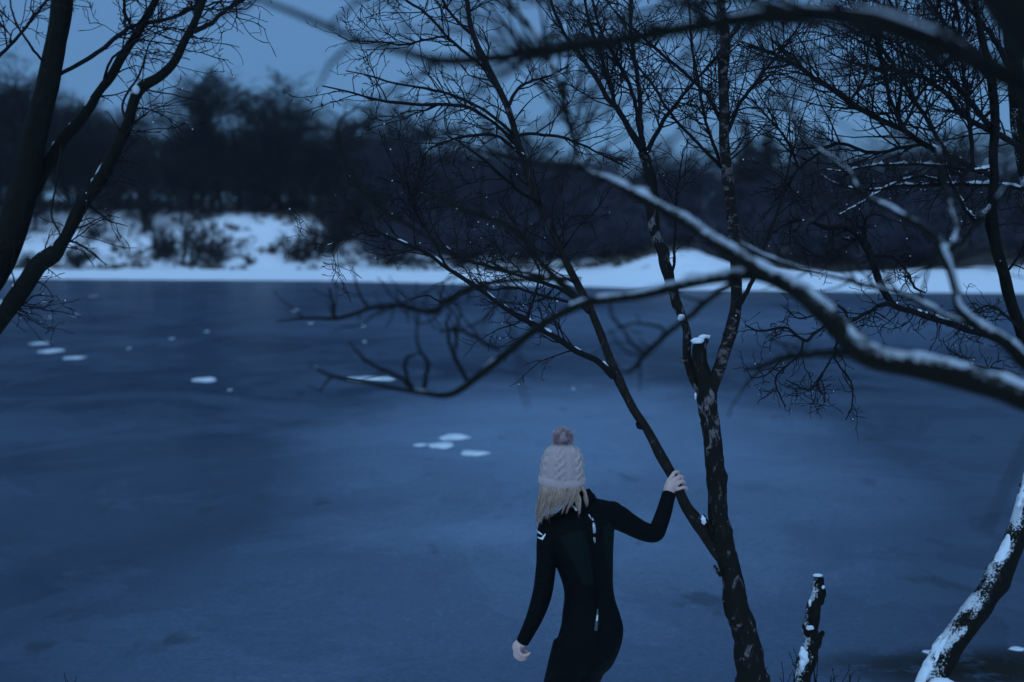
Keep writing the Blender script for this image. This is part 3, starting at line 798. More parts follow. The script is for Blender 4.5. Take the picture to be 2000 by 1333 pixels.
limbs_f = [
    trace([(1188, 350, 10), (1120, 325, 9), (1058, 323, 8), (950, 300, 6), (880, 280, 4), (800, 250, 2)], 3.3, 3.6),
    trace([(1140, 590, 20), (1104, 560, 17), (1062, 517, 14), (1003, 446, 12), (936, 422, 10), (860, 388, 8), (790, 350, 6), (730, 330, 3)], 3.25, 3.9),
    trace([(1062, 540, 11), (960, 522, 10), (894, 500, 10), (827, 458, 9), (739, 403, 8), (684, 344, 8), (663, 294, 7), (665, 235, 5), (705, 208, 3)], 3.3, 3.7),
    trace([(1130, 548, 12), (1079, 545, 12), (949, 556, 11), (880, 586, 11), (839, 610, 11), (785, 597, 9), (718, 605, 8), (655, 622, 8), (600, 622, 6), (540, 628, 3)], 3.3, 3.7),
    trace([(974, 683, 9), (928, 660, 8), (890, 643, 6), (860, 650, 3)], 3.38, 3.6),
    trace([(911, 742, 9), (886, 694, 8), (873, 635, 6), (878, 610, 3)], 3.42, 3.5),
    trace([(890, 680, 7), (893, 640, 6), (900, 610, 3)], 3.45, 3.3),
    trace([(806, 760, 8), (793, 730, 7), (793, 702, 7), (806, 694, 5), (820, 690, 3)], 3.45, 3.5),
    trace([(827, 762, 9), (832, 735, 8), (835, 706, 8), (820, 685, 6), (814, 660, 5), (818, 612, 3)], 3.45, 3.3),
    trace([(800, 755, 9), (776, 735, 8), (722, 710, 7), (700, 690, 5), (684, 669, 3)], 3.45, 3.6),
    trace([(650, 735, 5), (636, 748, 4), (626, 765, 2)], 3.5),
    trace([(655, 620, 6), (650, 600, 6), (644, 564, 4)], 3.68),
    trace([(722, 604, 6), (708, 585, 5), (697, 560, 4), (688, 520, 2)], 3.6),
    trace([(1440, 552, 14), (1418, 562, 13), (1384, 587, 12), (1340, 625, 11), (1300, 655, 11), (1260, 694, 10), (1232, 724, 8), (1214, 726, 3)], 3.05, 3.2),
    trace([(1262, 692, 7), (1230, 668, 6), (1215, 640, 5), (1195, 620, 4), (1190, 590, 2)], 3.2),
    trace([(1300, 655, 6), (1290, 640, 6), (1245, 632, 5), (1205, 640, 3)], 3.15, 3.3),
    trace([(1680, 690, 18), (1610, 690, 15), (1535, 700, 13), (1490, 715, 10), (1455, 722, 6)], 2.9, 3.3),
    # second bough with its open fork
]
sec = trace([(2640, 2380, 80), (2610, 1700, 70), (2500, 1180, 58), (2300, 920, 39.6), (2120, 790, 31.7), (2000, 702, 27.1), (1972, 669, 24.4), (1930, 646, 22.4), (1880, 612, 19.8), (1867, 568, 16.5), (1850, 509, 17.2), (1843, 482, 19.8)], 3.0, 3.15, K=70, wob=0.06)
limbs_s = [
    trace([(1845, 488, 17.3), (1825, 459, 15.8), (1762, 421, 14.4), (1720, 399, 13), (1678, 370, 10.8), (1657, 332, 7.2), (1573, 269, 5.76), (1527, 185, 4.32), (1500, 120, 2.16)], 3.15, 3.5),
    trace([(1848, 490, 14.4), (1866, 470, 12.2), (1871, 445, 11.5), (1860, 410, 10.1), (1850, 378, 10.1), (1834, 298, 7.2), (1815, 240, 3.6)], 3.15, 3.4),
    trace([(1852, 490, 13), (1868, 478, 11.5), (1905, 441, 10.1), (1955, 378, 7.92), (2010, 320, 5.04)], 3.15, 2.9),
    trace([(1905, 640, 11.5), (1834, 610, 10.8), (1762, 576, 10.1), (1703, 560, 9.36), (1636, 543, 7.92), (1518, 509, 6.48), (1440, 470, 3.6)], 3.1, 3.6),
    trace([(1703, 560, 5.04), (1760, 540, 4.32), (1838, 505, 2.88)], 3.35, 3.3),
    trace([(1678, 372, 6.48), (1640, 395, 5.76), (1600, 425, 4.32), (1560, 440, 2.88)], 3.3, 3.6),
]
allF = [main, sub1] + limbs_f
fp, fr = stack_limbs(limbs_f)
f1, fr1 = spawn(fp, fr, 80, (0.08, 0.30), (30, 65), (0, 0, 0.35), 0.16, 7, 0.6, 0.004, 0.0014, 0.2, 1)
sp_, sr_ = stack_limbs([sub1])
f2, fr2 = spawn(sp_, sr_, 26, (0.4, 1.1), (30, 65), (0, 0, 0.35), 0.12, 7, 0.5, 0.006, 0.002, 0.4, 1)
ftw = Acc().add(*tubes(f1, fr1, 5)).add(*tubes(f2, fr2, 5))
f3, fr3 = spawn(f2, fr2, 110, (0.1, 0.35), (30, 65), (0, 0, 0.3), 0.15, 6, 0.6, 0.003, 0.0014, 0.15, 1)
ftw.add(*tubes(f3, fr3, 4))
fs = Acc()
snow_mesh(fs, main[0][30:imain], main[1][30:imain], 0.30, 0.85, 44, up=(-0.05, 0.05, 1), hcap=0.006, clump=6)
snow_mesh(fs, main[0][imain:], main[1][imain:], 0.3, 0.18, 40, up=(-0.1, 0, 1), hcap=0.004, clump=4)
snow_mesh(fs, sub1[0][:52], sub1[1][:52], 0.4, 0.8, 50, up=(-0.05, -0.1, 1), hcap=0.006, clump=8)
build_tree('overhanging_tree', 'thick snow-topped bough arching low in front of the birch', main[0][0],
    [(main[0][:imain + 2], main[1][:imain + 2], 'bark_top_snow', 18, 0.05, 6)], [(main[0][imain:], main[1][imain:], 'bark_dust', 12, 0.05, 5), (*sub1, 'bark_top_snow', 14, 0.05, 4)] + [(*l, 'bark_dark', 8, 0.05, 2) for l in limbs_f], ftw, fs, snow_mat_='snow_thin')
ssn = Acc()
snow_mesh(ssn, sec[0][38:], sec[1][38:], 0.3, 0.6, 46, up=(-0.1, -0.2, 1), hcap=0.005, clump=5)
for l in limbs_s[:3]: snow_mesh(ssn, *l, 0.25, 0.42, 46, up=(-0.2, -0.4, 1), hcap=0.005, clump=4, tmin=0.1)
snow_mesh(ssn, *limbs_s[3], 0.4, 0.5, 55, hcap=0.006)
qp, qr = stack_limbs(limbs_s)
g1, gr1 = spawn(qp, qr, 60, (0.12, 0.45), (30, 65), (0, 0, 0.3), 0.14, 7, 0.6, 0.004, 0.0014, 0.2, 1)
build_tree('forked_tree', 'snow-plastered forked bough standing over the thick arching one', sec[0][0],
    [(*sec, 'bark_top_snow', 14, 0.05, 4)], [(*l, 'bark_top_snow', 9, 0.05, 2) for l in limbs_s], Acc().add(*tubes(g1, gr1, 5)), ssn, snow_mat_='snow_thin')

# --- dark out-of-focus branch across the sky
top = trace([(2860, 3230, 130), (2820, 2200, 120), (2760, 1400, 110), (2640, 760, 95), (2400, 420, 81.3), (2200, 290, 65), (2050, 190, 52.3), (1960, 148, 45.1), (1850, 95, 41.5), (1750, 55, 39.8), (1680, 36, 37.9), (1550, 26, 34.3), (1400, 45, 30.7), (1250, 70, 27.9), (1100, 95, 25.3), (960, 115, 23.4), (860, 120, 22.6), (780, 100, 16.2), (700, 78, 14.4), (620, 45, 12.7), (560, 20, 10.8), (500, -5, 9.03), (420, -60, 5.42)], 1.9, 2.3, K=170, wob=0.06)
corner = trace([(2780, 1500, 150), (2620, 800, 170), (2300, 330, 190), (2160, 170, 170), (2040, 40, 150), (1960, -70, 130), (1880, -220, 100), (1800, -400, 60)], 1.75, 1.9, K=50, wob=0.04)
limbs_t = [
    trace([(1560, 28, 20), (1450, -5, 18), (1330, 10, 12), (1210, 40, 8), (1150, 55, 4)], 2.0, 2.3),
    trace([(700, 78, 9), (650, 120, 8), (625, 165, 5), (600, 190, 3)], 2.25, 2.4),
    trace([(640, 55, 8), (690, 10, 8), (760, -30, 5)], 2.25, 2.4),
    trace([(1850, 95, 16), (1760, 120, 14), (1650, 132, 12), (1560, 110, 8), (1500, 80, 4)], 1.95, 2.2),
    trace([(860, 120, 12), (800, 160, 10), (740, 190, 6), (720, 215, 3)], 2.25, 2.45),
    trace([(500, 0, 8), (470, 20, 7), (400, 35, 5), (350, 30, 3)], 2.3, 2.5),
    trace([(800, 103, 6), (790, 40, 6), (760, 0, 5), (740, -60, 3)], 2.28, 2.4),
]
tq, tqr = stack_limbs([top])
y1, yr1 = spawn(tq, tqr, 34, (0.25, 0.8), (30, 70), (-0.1, 0.25, 0.1), 0.12, 8, 0.5, 0.005, 0.0016, 0.58, 0.86, lpow=0.2)
y2, yr2 = spawn(y1, yr1, 110, (0.1, 0.4), (30, 65), (0, 0.1, 0.05), 0.15, 6, 0.6, 0.003, 0.0014, 0.1, 1)
ttw = Acc().add(*tubes(y1, yr1, 5)).add(*tubes(y2, yr2, 4))
tsn = Acc(); snow_mesh(tsn, top[0][95:140], top[1][95:140], 0.15, 0.6, 40, up=(0, 0.25, 1), hcap=0.006, clump=9)
build_tree('dark_branch_tree', 'dark blurred branch spanning the sky above the birch', top[0][0],
    [(*top, 'bark_dark', 14, 0.04, 4)], [(*corner, 'bark_dark', 16, 0.04, 3)] + [(*l, 'bark_dark', 8, 0.04, 1) for l in limbs_t], ttw, tsn, snow_mat_='snow_thin')

# --- alder on the right bank: snowy bent trunk, hanging boughs and a thicket of upright shoots
DR = 7.25
bent = trace([(1795, 1420, 66, 7.1), (1812, 1340, 58, 7.1), (1826, 1310, 54, 7.12), (1848, 1268, 52, 7.14), (1888, 1215, 51, 7.16), (1930, 1152, 47, 7.2), (1962, 1096, 44, 7.24), (1985, 1042, 43, 7.28), (2004, 990, 43, 7.32), (2030, 900, 42, 7.4), (2052, 800, 40, 7.5), (2062, 680, 37, 7.6), (2060, 560, 34, 7.7), (2040, 440, 34, 7.75), (2005, 330, 34, 7.8), (1988, 230, 32, 7.8), (1977, 100, 29, 7.8), (1962, -20, 24, 7.8), (1950, -150, 15, 7.8), (1940, -300, 6, 7.8)], DR, K=230, wob=0.05)
limbs_r = [
    trace([(2052, 800, 24), (2022, 740, 23), (1989, 635, 22), (1964, 547, 22), (1947, 490, 22), (1939, 441, 21), (1939, 378, 19), (1943, 252, 18), (1936, 150, 16), (1915, 60, 13), (1900, -30, 10), (1885, -140, 5)], 7.5, 7.3, K=90),
    trace([(2055, 790, 16), (2000, 700, 15), (1940, 660, 15), (1884, 642, 14), (1846, 629, 13), (1783, 610, 12), (1745, 597, 12), (1726, 568, 14), (1708, 522, 15), (1691, 484, 15), (1674, 463, 13), (1645, 450, 11), (1611, 446, 9), (1570, 430, 6), (1530, 440, 4), (1490, 470, 2)], 7.5, 6.9, K=110, wob=0.2),
    trace([(1745, 597, 8), (1726, 594, 8), (1661, 629, 7), (1615, 635, 6), (1569, 665, 6), (1535, 640, 5), (1489, 648, 4), (1455, 635, 3)], 7.1, 6.8, wob=0.2),
    trace([(1569, 665, 5), (1560, 694, 5), (1518, 732, 4), (1518, 761, 3.5), (1535, 795, 2.5)], 6.95, wob=0.2),
    trace([(1640, 640, 5), (1630, 690, 5), (1636, 711, 4), (1661, 744, 4), (1665, 787, 3), (1653, 820, 2.5)], 7.0, wob=0.2),
    trace([(1661, 629, 5), (1640, 600, 5), (1600, 612, 4), (1560, 622, 3), (1530, 600, 2)], 7.0, 6.8),
    trace([(1560, 694, 4), (1530, 700, 4), (1500, 730, 3), (1470, 738, 2.5), (1458, 718, 2)], 6.95, 6.9, wob=0.2),
    trace([(1630, 690, 4), (1600, 740, 4), (1580, 762, 3), (1550, 750, 2.5), (1535, 742, 2)], 7.0, 6.9, wob=0.2),
    trace([(1708, 500, 8), (1735, 500, 7), (1765, 520, 6), (1785, 560, 5), (1808, 572, 3)], 7.05, 6.8, wob=0.2),
    trace([(1691, 484, 8), (1690, 440, 7), (1700, 420, 6), (1730, 425, 4), (1745, 450, 2)], 6.95, 6.8, wob=0.2),
    trace([(1645, 450, 7), (1620, 470, 6), (1600, 500, 5), (1555, 475, 4), (1530, 480, 2)], 6.95, 6.7, wob=0.2),
    # level boughs carrying snow
    trace([(2040, 372, 12), (2000, 370, 9), (1947, 362, 9), (1855, 361, 8), (1762, 363, 7), (1700, 372, 5), (1640, 362, 4), (1600, 340, 2)], 7.75, 7.2),
    trace([(1941, 330, 8), (1890, 332, 7), (1829, 323, 7), (1754, 321, 6), (1687, 326, 5), (1650, 335, 3), (1615, 332, 2)], 7.4, 7.0),
    trace([(1939, 400, 8), (1910, 430, 9), (1890, 415, 8), (1870, 380, 7), (1850, 340, 5), (1845, 300, 3)], 7.4, 7.1),
    trace([(1855, 362, 6), (1800, 345, 6), (1740, 362, 5), (1690, 392, 4), (1640, 420, 3)], 7.4, 7.1),
    # slanting boughs to the upper sky
    trace([(1940, 345, 14), (1880, 318, 13), (1821, 290, 12), (1762, 252, 12), (1720, 235, 11), (1657, 197, 10), (1594, 155, 9), (1552, 126, 7), (1510, 105, 6), (1460, 84, 3)], 7.4, 6.8, K=80),
    trace([(2005, 300, 14), (1964, 269, 12), (1897, 235, 11), (1838, 176, 10), (1783, 143, 8), (1720, 135, 6), (1650, 118, 4), (1600, 90, 2)], 7.8, 7.3, K=80),
    trace([(1943, 260, 12), (1880, 180, 10), (1820, 110, 9), (1770, 50, 7), (1730, -10, 5), (1690, -80, 2)], 7.4, 7.0),
    trace([(1850, 305, 9), (1790, 200, 8), (1740, 120, 7), (1700, 60, 5), (1655, 0, 4), (1610, -70, 2)], 7.1, 6.8),
    trace([(1770, 258, 8), (1735, 180, 7), (1715, 90, 6), (1690, 30, 5), (1680, -40, 3)], 7.05, 7.3),
    trace([(1980, 150, 12), (1930, 60, 10), (1880, 0, 7), (1840, -60, 3)], 7.8, 7.3),
    trace([(1936, 160, 10), (1890, 90, 9), (1840, 40, 7), (1800, -20, 5), (1770, -80, 2)], 7.3, 7.6),
    trace([(1900, 320, 9), (1892, 230, 8), (1880, 120, 7), (1870, 20, 6), (1850, -60, 3)], 7.3, 6.7),
    trace([(1660, 198, 6), (1690, 150, 5), (1700, 80, 4), (1740, 20, 3)], 6.9, 6.7),
    trace([(1762, 255, 6), (1800, 180, 6), (1860, 110, 5), (1900, 60, 3)], 7.0, 6.8),
    trace([(1560, 330, 5), (1540, 280, 5), (1506, 236, 4), (1465, 194, 3), (1429, 178, 2)], 7.3, 7.0),
    trace([(1805, 282, 8), (1760, 290, 7), (1700, 298, 7), (1640, 280, 6), (1600, 300, 5), (1560, 330, 5), (1530, 380, 3)], 7.2, 7.3),
    # lower hanging sprays by the trunk
    trace([(2040, 780, 8), (1990, 735, 7), (1950, 720, 5), (1917, 718, 4), (1880, 700, 3), (1850, 680, 2)], 7.5, 7.2),
    trace([(1990, 640, 6), (1940, 600, 5), (1900, 610, 4), (1870, 640, 3)], 7.4, 7.1),
    trace([(1960, 540, 6), (1990, 500, 5), (2010, 440, 4), (1990, 400, 2)], 7.35, 7.2),
]
rp_, rr_ = stack_limbs(limbs_r)
ri = np.array([1, 2, 3, 4, 5, 6, 7, 8, 9, 10, 27, 28, 29])          # hanging, crooked boughs
ru = np.array([i for i in range(len(limbs_r)) if i not in ri and i not in (0, 11, 12, 13, 14)])
rl = np.array([11, 12, 13, 14])
w1, wr1 = spawn(rp_[ri], rr_[ri], 185, (0.12, 0.42), (35, 75), (0, 0, -0.12), 0.34, 9, 0.6, 0.0042, 0.0016, 0.1, 1, 1.2)
w2, wr2 = spawn(w1, wr1, 640, (0.05, 0.20), (35, 70), (0, 0, -0.02), 0.32, 7, 0.7, 0.0026, 0.0013, 0.1, 1, 1.5)
u1, ur1 = spawn(rp_[ru], rr_[ru], 420, (0.25, 0.95), (20, 72), (-0.05, 0, 0.26), 0.15, 9, 0.6, 0.0055, 0.0016, 0.08, 1, 1.3)
u2, ur2 = spawn(u1, ur1, 1300, (0.08, 0.40), (28, 70), (0, 0, 0.12), 0.2, 7, 0.6, 0.003, 0.0014, 0.1, 1, 1.5)
u3, ur3 = spawn(u2, ur2, 2000, (0.03, 0.14), (28, 65), (0, 0, 0.15), 0.18, 4, 0.7, 0.002, 0.0013, 0.15, 1, 1.8)
l1, lr1 = spawn(rp_[rl], rr_[rl], 110, (0.12, 0.45), (30, 70), (0, 0, -0.05), 0.25, 8, 0.6, 0.004, 0.0015, 0.1, 1, 1.3)
l2, lr2 = spawn(l1, lr1, 330, (0.05, 0.2), (30, 70), (0, 0, 0), 0.25, 6, 0.7, 0.0025, 0.0013, 0.1, 1, 1.5)
rt_ = Acc().add(*tubes(w1, wr1, 5)).add(*tubes(w2, wr2, 4)).add(*tubes(u1, ur1, 5)).add(*tubes(u2, ur2, 4)).add(*tubes(u3, ur3, 3)).add(*tubes(l1, lr1, 5)).add(*tubes(l2, lr2, 4))
rs_ = Acc()
SU = (-1.1, -0.45, 1.0)
snow_mesh(rs_, bent[0][:70], bent[1][:70], 0.10, 0.6, 34, up=SU, hcap=0.010, clump=14, step=0.009, tmin=0.1)
for i in (11, 12, 13, 14): snow_mesh(rs_, *limbs_r[i], 0.7, 0.75, 62, hcap=0.010, clump=5, step=0.008)
snow_mesh(rs_, limbs_r[1][0][:70], limbs_r[1][1][:70], 0.5, 0.45, 50, hcap=0.008, clump=4, step=0.008)
for i in (15, 16): snow_mesh(rs_, limbs_r[i][0][:40], limbs_r[i][1][:40], 0.4, 0.4, 50, hcap=0.006, clump=4, step=0.008)
add_lumps(rs_, [(1838, 1338, 7.0, 0.06, 0.06, 0.03), (1856, 1345, 7.0, 0.05, 0.05, 0.02)])
we = np.concatenate([w2[:, -1], l2[:, -1]])
build_tree('alder_tree', 'bent snow-dusted alder at the water edge with hanging crooked twigs', at(1812, 1340, 7.1),
    [(*bent, 'bark_snow', 24, 0.05, 18)], [(*limbs_r[0], 'bark_dust', 14, 0.05, 5)] + [(*l, 'twig', 8, 0.06, 3) for l in limbs_r[1:]],
    rt_, rs_, we[rng.random(len(we)) < 0.14])

# --- leaning tree on the left
DL = 5.7
l_trunk = trace([(-420, 1660, 110), (-400, 1300, 98), (-330, 1010, 90), (-200, 780, 78), (-90, 620, 68), (-30, 545, 64), (8, 485, 60), (32, 420, 56), (54, 349, 50), (70, 252, 46), (94, 168, 43), (107, 84, 40), (120, 0, 38), (130, -90, 34), (138, -260, 22), (145, -420, 8)], DL, K=130, wob=0.05)
l_limbs = [
    trace([(48, 400, 26), (70, 368, 24), (84, 336, 24), (113, 286, 23), (155, 235, 20), (197, 176, 18), (235, 118, 16), (269, 63, 16), (302, 0, 14), (330, -70, 10), (360, -170, 4)], DL, DL + 0.3, K=100, wob=0.06),
    trace([(-330, 1010, 50), (-200, 830, 44), (-90, 720, 40), (-10, 634, 37), (42, 562, 36), (78, 518, 35), (106, 500, 32), (126, 468, 24), (155, 412, 26), (189, 361, 26), (214, 311, 24), (244, 252, 22), (260, 202, 20), (277, 172, 21), (311, 151, 18), (340, 122, 16), (361, 80, 15), (382, 42, 14), (397, 0, 13), (410, -70, 9), (425, -170, 4)], DL, DL - 0.1, K=130, wob=0.06),
    trace([(380, 62, 10), (412, 46, 9), (445, 17, 8), (479, -2, 7), (540, -50, 4)], DL - 0.1, DL + 0.3),
    trace([(108, 150, 10), (122, 143, 8), (176, 113, 8), (235, 67, 8), (262, 50, 8), (319, 40, 7), (378, 13, 6), (410, -40, 3)], DL, DL + 0.35),
    trace([(-60, 190, 8), (0, 109, 7), (38, 67, 6), (92, 0, 5), (130, -60, 3)], DL, DL + 0.2),
    trace([(262, 60, 6), (245, 30, 6), (242, 0, 5), (238, -50, 3)], DL + .2, DL + .1),
    trace([(200, 172, 6), (215, 120, 5), (250, 90, 4), (300, 50, 3), (320, 0, 2)], DL + .2, DL - .2),
    trace([(165, 395, 5), (185, 410, 4), (215, 432, 3), (250, 442, 2)], DL, DL - .1),
    trace([(135, 470, 5), (160, 480, 4), (185, 500, 3), (208, 518, 2)], DL, DL - .1),
    trace([(120, 290, 5), (108, 370, 4), (100, 420, 4), (116, 455, 3), (112, 470, 2)], DL - .1, DL - .2),
    trace([(250, 250, 5), (240, 200, 5), (275, 140, 4), (290, 90, 3), (310, 60, 2)], DL, DL + .25),
    trace([(100, 140, 5), (60, 90, 5), (30, 40, 4), (15, -20, 3)], DL, DL - .3),
]
lp_, lr_ = stack_limbs(l_limbs)
up_i = np.array([0, 2, 3, 4, 5, 6, 10, 11, 1])
a1, ar1 = spawn(lp_[up_i], lr_[up_i], 130, (0.2, 0.7), (30, 70), (0.05, 0, -0.06), 0.2, 9, 0.5, 0.0042, 0.0014, 0.36, 1, 1.4)
a2, ar2 = spawn(a1, ar1, 560, (0.06, 0.32), (30, 65), (0, 0, -0.05), 0.2, 7, 0.7, 0.0026, 0.0012, 0.1, 1, 1.6)
a3, ar3 = spawn(a2, ar2, 420, (0.02, 0.10), (30, 70), (0, 0, -0.05), 0.18, 4, 0.8, 0.0018, 0.0012, 0.1, 1, 1.8)
lo_i = np.array([7, 8, 9])
b1, br1 = spawn(lp_[lo_i], lr_[lo_i], 12, (0.04, 0.16), (30, 70), (0, 0, -0.1), 0.2, 6, 0.6, 0.002, 0.0012, 0.2, 1, 1.8)
ltw = Acc().add(*tubes(a1, ar1, 5)).add(*tubes(a2, ar2, 4)).add(*tubes(a3, ar3, 3)).add(*tubes(b1, br1, 4))
lsn = Acc()
LU = (-0.9, -0.35, 0.9)
snow_mesh(lsn, l_limbs[0][0][:60], l_limbs[0][1][:60], 0.12, 0.2, 28, up=LU, hcap=0.007, clump=5, step=0.008, tmin=0.05)
snow_mesh(lsn, l_limbs[1][0][30:110], l_limbs[1][1][30:110], 0.12, 0.2, 28, up=LU, hcap=0.007, clump=5, step=0.008, tmin=0.05)
add_lumps(lsn, [(266, 178, DL - 0.13, 0.012, 0.014, 0.018), (0, 0 - 200, DL, 0.01, 0.01, 0.01)])
ae = np.concatenate([a2[:, -1], a3[:, -1]]); ax_, ay_ = visible_px(ae)
build_tree('leaning_tree', 'dark leaning tree with two snow-streaked limbs crossing the far wood', l_trunk[0][0],
    [(*l_trunk, 'bark_dust', 20, 0.05, 8)], [(*l_limbs[0], 'bark_dust', 12, 0.05, 5), (*l_limbs[1], 'bark_dust', 14, 0.05, 6)] + [(*l, 'twig', 7, 0.05, 2) for l in l_limbs[2:]],
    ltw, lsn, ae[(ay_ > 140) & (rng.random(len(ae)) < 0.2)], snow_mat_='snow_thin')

# --- broken sapling stump with snow on it
st = trace([(1556, 1470, 44), (1560, 1400, 40), (1566, 1333, 33), (1582, 1268, 30), (1585, 1232, 31), (1588, 1197, 27), (1596, 1160, 25), (1600, 1128, 19)], 7.0, K=70, wob=0.05)
nub = [trace([(1602, 1180, 12), (1608, 1162, 10), (1611, 1150, 7)], 7.0, K=14), trace([(1598, 1250, 14), (1605, 1238, 10), (1606, 1232, 5)], 7.0, K=12), trace([(1578, 1240, 12), (1570, 1226, 8), (1568, 1220, 3)], 6.98, K=12)]
ssn = Acc()
add_lumps(ssn, [(1597, 1126, 6.99, 0.022, 0.022, 0.008), (1608, 1149, 6.99, 0.009, 0.012, 0.010), (1582, 1178, 6.97, 0.009, 0.012, 0.022), (1582, 1228, 6.96, 0.022, 0.015, 0.012), (1570, 1284, 6.95, 0.026, 0.02, 0.045), (1566, 1300, 6.95, 0.02, 0.02, 0.03)])
build_tree('broken_stump', 'thin broken stump capped with snow between the birch and alder', at(1562, 1380, 7.0), [(*st, 'bark_stump', 18, 0.07, 8)], [(*l, 'bark_dark', 9, 0.06, 1) for l in nub], None, ssn)

# --- dead weed stalks at the foot of the stump
for i, (px, py, hpx) in enumerate(((1540, 1345, 55), (1607, 1345, 75), (1628, 1350, 45), (1655, 1352, 60), (1520, 1350, 45), (1590, 1350, 60), (130, 1350, 36))):
    b = at(px, py, 7.0)
    nst = 5
    a = rng.random(nst) * 6.28; tl = np.radians(8 + 28 * rng.random(nst))
    d = np.stack([np.cos(a) * np.sin(tl), np.sin(a) * np.sin(tl), np.cos(tl)], 1)
    ln = hpx * 7.0 / F * (0.55 + 0.6 * rng.random(nst)) + 0.26
    k = np.linspace(0, 1, 7)
    P0 = (b - np.array([0, 0, 0.26]))[None, None] + d[:, None] * (ln[:, None] * k)[..., None] + 0.004 * rng.standard_normal((nst, 7, 3))
    R0 = np.repeat(np.linspace(0.0035, 0.0018, 7)[None], nst, 0)
    P1, R1 = spawn(P0, R0, 12, (0.03, 0.09), (30, 60), (0, 0, 0.2), 0.15, 4, 0.7, 0.002, 0.0013, 0.6, 1, 1.6)
    w = thing('dead_weed', 'clump of thin dead weed stalks at the foot of the snowy stump' if i < 6 else 'lone dead weed stalks at the ice edge far from the trees', 'weed', b - np.array([0, 0, 0.26]), 'dead weeds by the stump' if i < 6 else None)
    obj('stalks', Acc().add(*tubes(P0, R0, 5)).add(*tubes(P1, R1, 4)).mesh('stalks'), M['twig'], w)

# ------------------------------------------------------------------ floes and crumbs of white ice lying on the lake
def floe(name, px0, px1, py, label, hgt=0.05, depth_px=None, group=None, seed=0, taper=0.0, cat='ice floe'):
    Yc = CAM_Z * F / (py - 480) * 1.0
    # exact intersection with the ice
    def hit(px, py):
        a = at(px, py, 1.0); k = CAM_Z / (CAM_Z - a[2]); return np.array([a[0] * k, k, 0.0])
    c = hit((px0 + px1) / 2, py)
    w = abs(hit(px1, py)[0] - hit(px0, py)[0]) / 2
    dpx = depth_px or 6
    dd = abs(hit(px0, py - dpx / 2)[1] - hit(px0, py + dpx / 2)[1]) / 2
    g = np.random.default_rng(seed + 50)
    n = 22
    th = np.linspace(0, 2 * math.pi, n, endpoint=False)
    # broken plate: a ragged polygon of five to seven corners
    nc_ = int(g.integers(5, 8)); ca_ = np.sort((np.arange(nc_) + g.uniform(-.3, .3, nc_)) * 2 * math.pi / nc_)
    cr_ = g.uniform(0.72, 1.08, nc_)
    cx_ = np.append(np.cos(ca_) * cr_, np.cos(ca_[0]) * cr_[0]); cy_ = np.append(np.sin(ca_) * cr_, np.sin(ca_[0]) * cr_[0])
    u_ = np.linspace(0, nc_, n, endpoint=False)
    x = np.interp(u_, np.arange(nc_ + 1), cx_) + 0.02 * g.standard_normal(n); y = np.interp(u_, np.arange(nc_ + 1), cy_) + 0.03 * g.standard_normal(n)
    x = x / np.abs(x).max(); y = y / np.abs(y).max() * (1 - taper * x)
    rings = []
    for f, z in ((0.96, -0.02), (1.0, 0.25), (0.985, 0.75), (0.93, 1.0), (0.6, 1.05), (0.25, 1.1)):
        zz = z * hgt * (1 + 0.12 * g.standard_normal(n)) if z > 0 else np.full(n, -0.02)
        rings.append(np.stack([x * w * f, y * dd * f, zz], 1))
    V = np.concatenate(rings + [np.array([[0, 0, hgt * 1.1]])])
    q = []
    for r in range(5):
        for j in range(n): q.append((r * n + j, r * n + (j + 1) % n, (r + 1) * n + (j + 1) % n, (r + 1) * n + j))
    tr = [(5 * n + j, 5 * n + (j + 1) % n, 6 * n) for j in range(n)]
    me = mesh_np(name, V, q, tr, smooth=False)
    o = obj(name, me, M['floe']); o.location = Vector(c); o.scale = (1, 1, 0.22)
    return tag(o, label, cat, group)
floe('ice_floe', 856, 922, 856, 'largest white ice floe of the group beside the woolly hat', 0.10, 11, seed=1, taper=0.25)
floe('ice_floe', 834, 887, 872, 'blocky white ice floe in the middle of the floe group', 0.08, 11, seed=2)
floe('ice_floe', 803, 836, 870, 'thin sliver of ice touching the blocky white floe', 0.04, 5, seed=3, taper=-0.4)
floe('ice_floe', 900, 962, 887, 'wedge-shaped white ice floe closest to the woolly hat', 0.09, 9, seed=4, taper=0.5)
floe('ice_floe', 676, 778, 742, 'long thin ice floe under the tip of the arching bough', 0.13, 7, seed=5)
floe('ice_floe', 372, 426, 743, 'bright narrow ice floe alone on the dark open ice', 0.11, 7, seed=6, taper=-0.3)
floe('ice_floe', 58, 96, 672, 'pale ice floe farthest out of the three below the leaning tree', 0.09, 5, seed=7)
floe('ice_floe', 76, 126, 687, 'pale middle ice floe of the three below the leaning tree', 0.10, 7, seed=8)
floe('ice_floe', 122, 164, 700, 'pale ice floe closest to shore of the three below the leaning tree', 0.07, 5, seed=9)
cr = [(336, 662, 8), (404, 648, 9), (449, 762, 9), (577, 607, 11), (607, 632, 7), (147, 616, 9), (182, 579, 8), (97, 620, 7), (710, 637, 7), (712, 668, 7), (90, 590, 7), (252, 681, 6), (1120, 760, 6)]
for i, (px, py, wpx) in enumerate(cr):
    floe('snow_crumb', px - wpx / 2, px + wpx / 2, py, 'small crumb of white ice lying on the dark lake ice', 0.05 if py < 700 else 0.03, 2.5, 'ice crumbs scattered on the lake', 70 + i, cat='ice crumb')
floe('ice_floe', 1800, 1830, 1274, 'flat pale ice flake beside the bent alder trunk', 0.006, 8, seed=11)
floe('ice_floe', 1968, 2004, 1268, 'flat pale ice flake at the edge of the dark weed patch', 0.006, 10, seed=12)

# ------------------------------------------------------------------ the woman
PY = 6.5
PXM = F / PY
def pp(px, py, dy=0.0): return at(px, py, PY + dy)

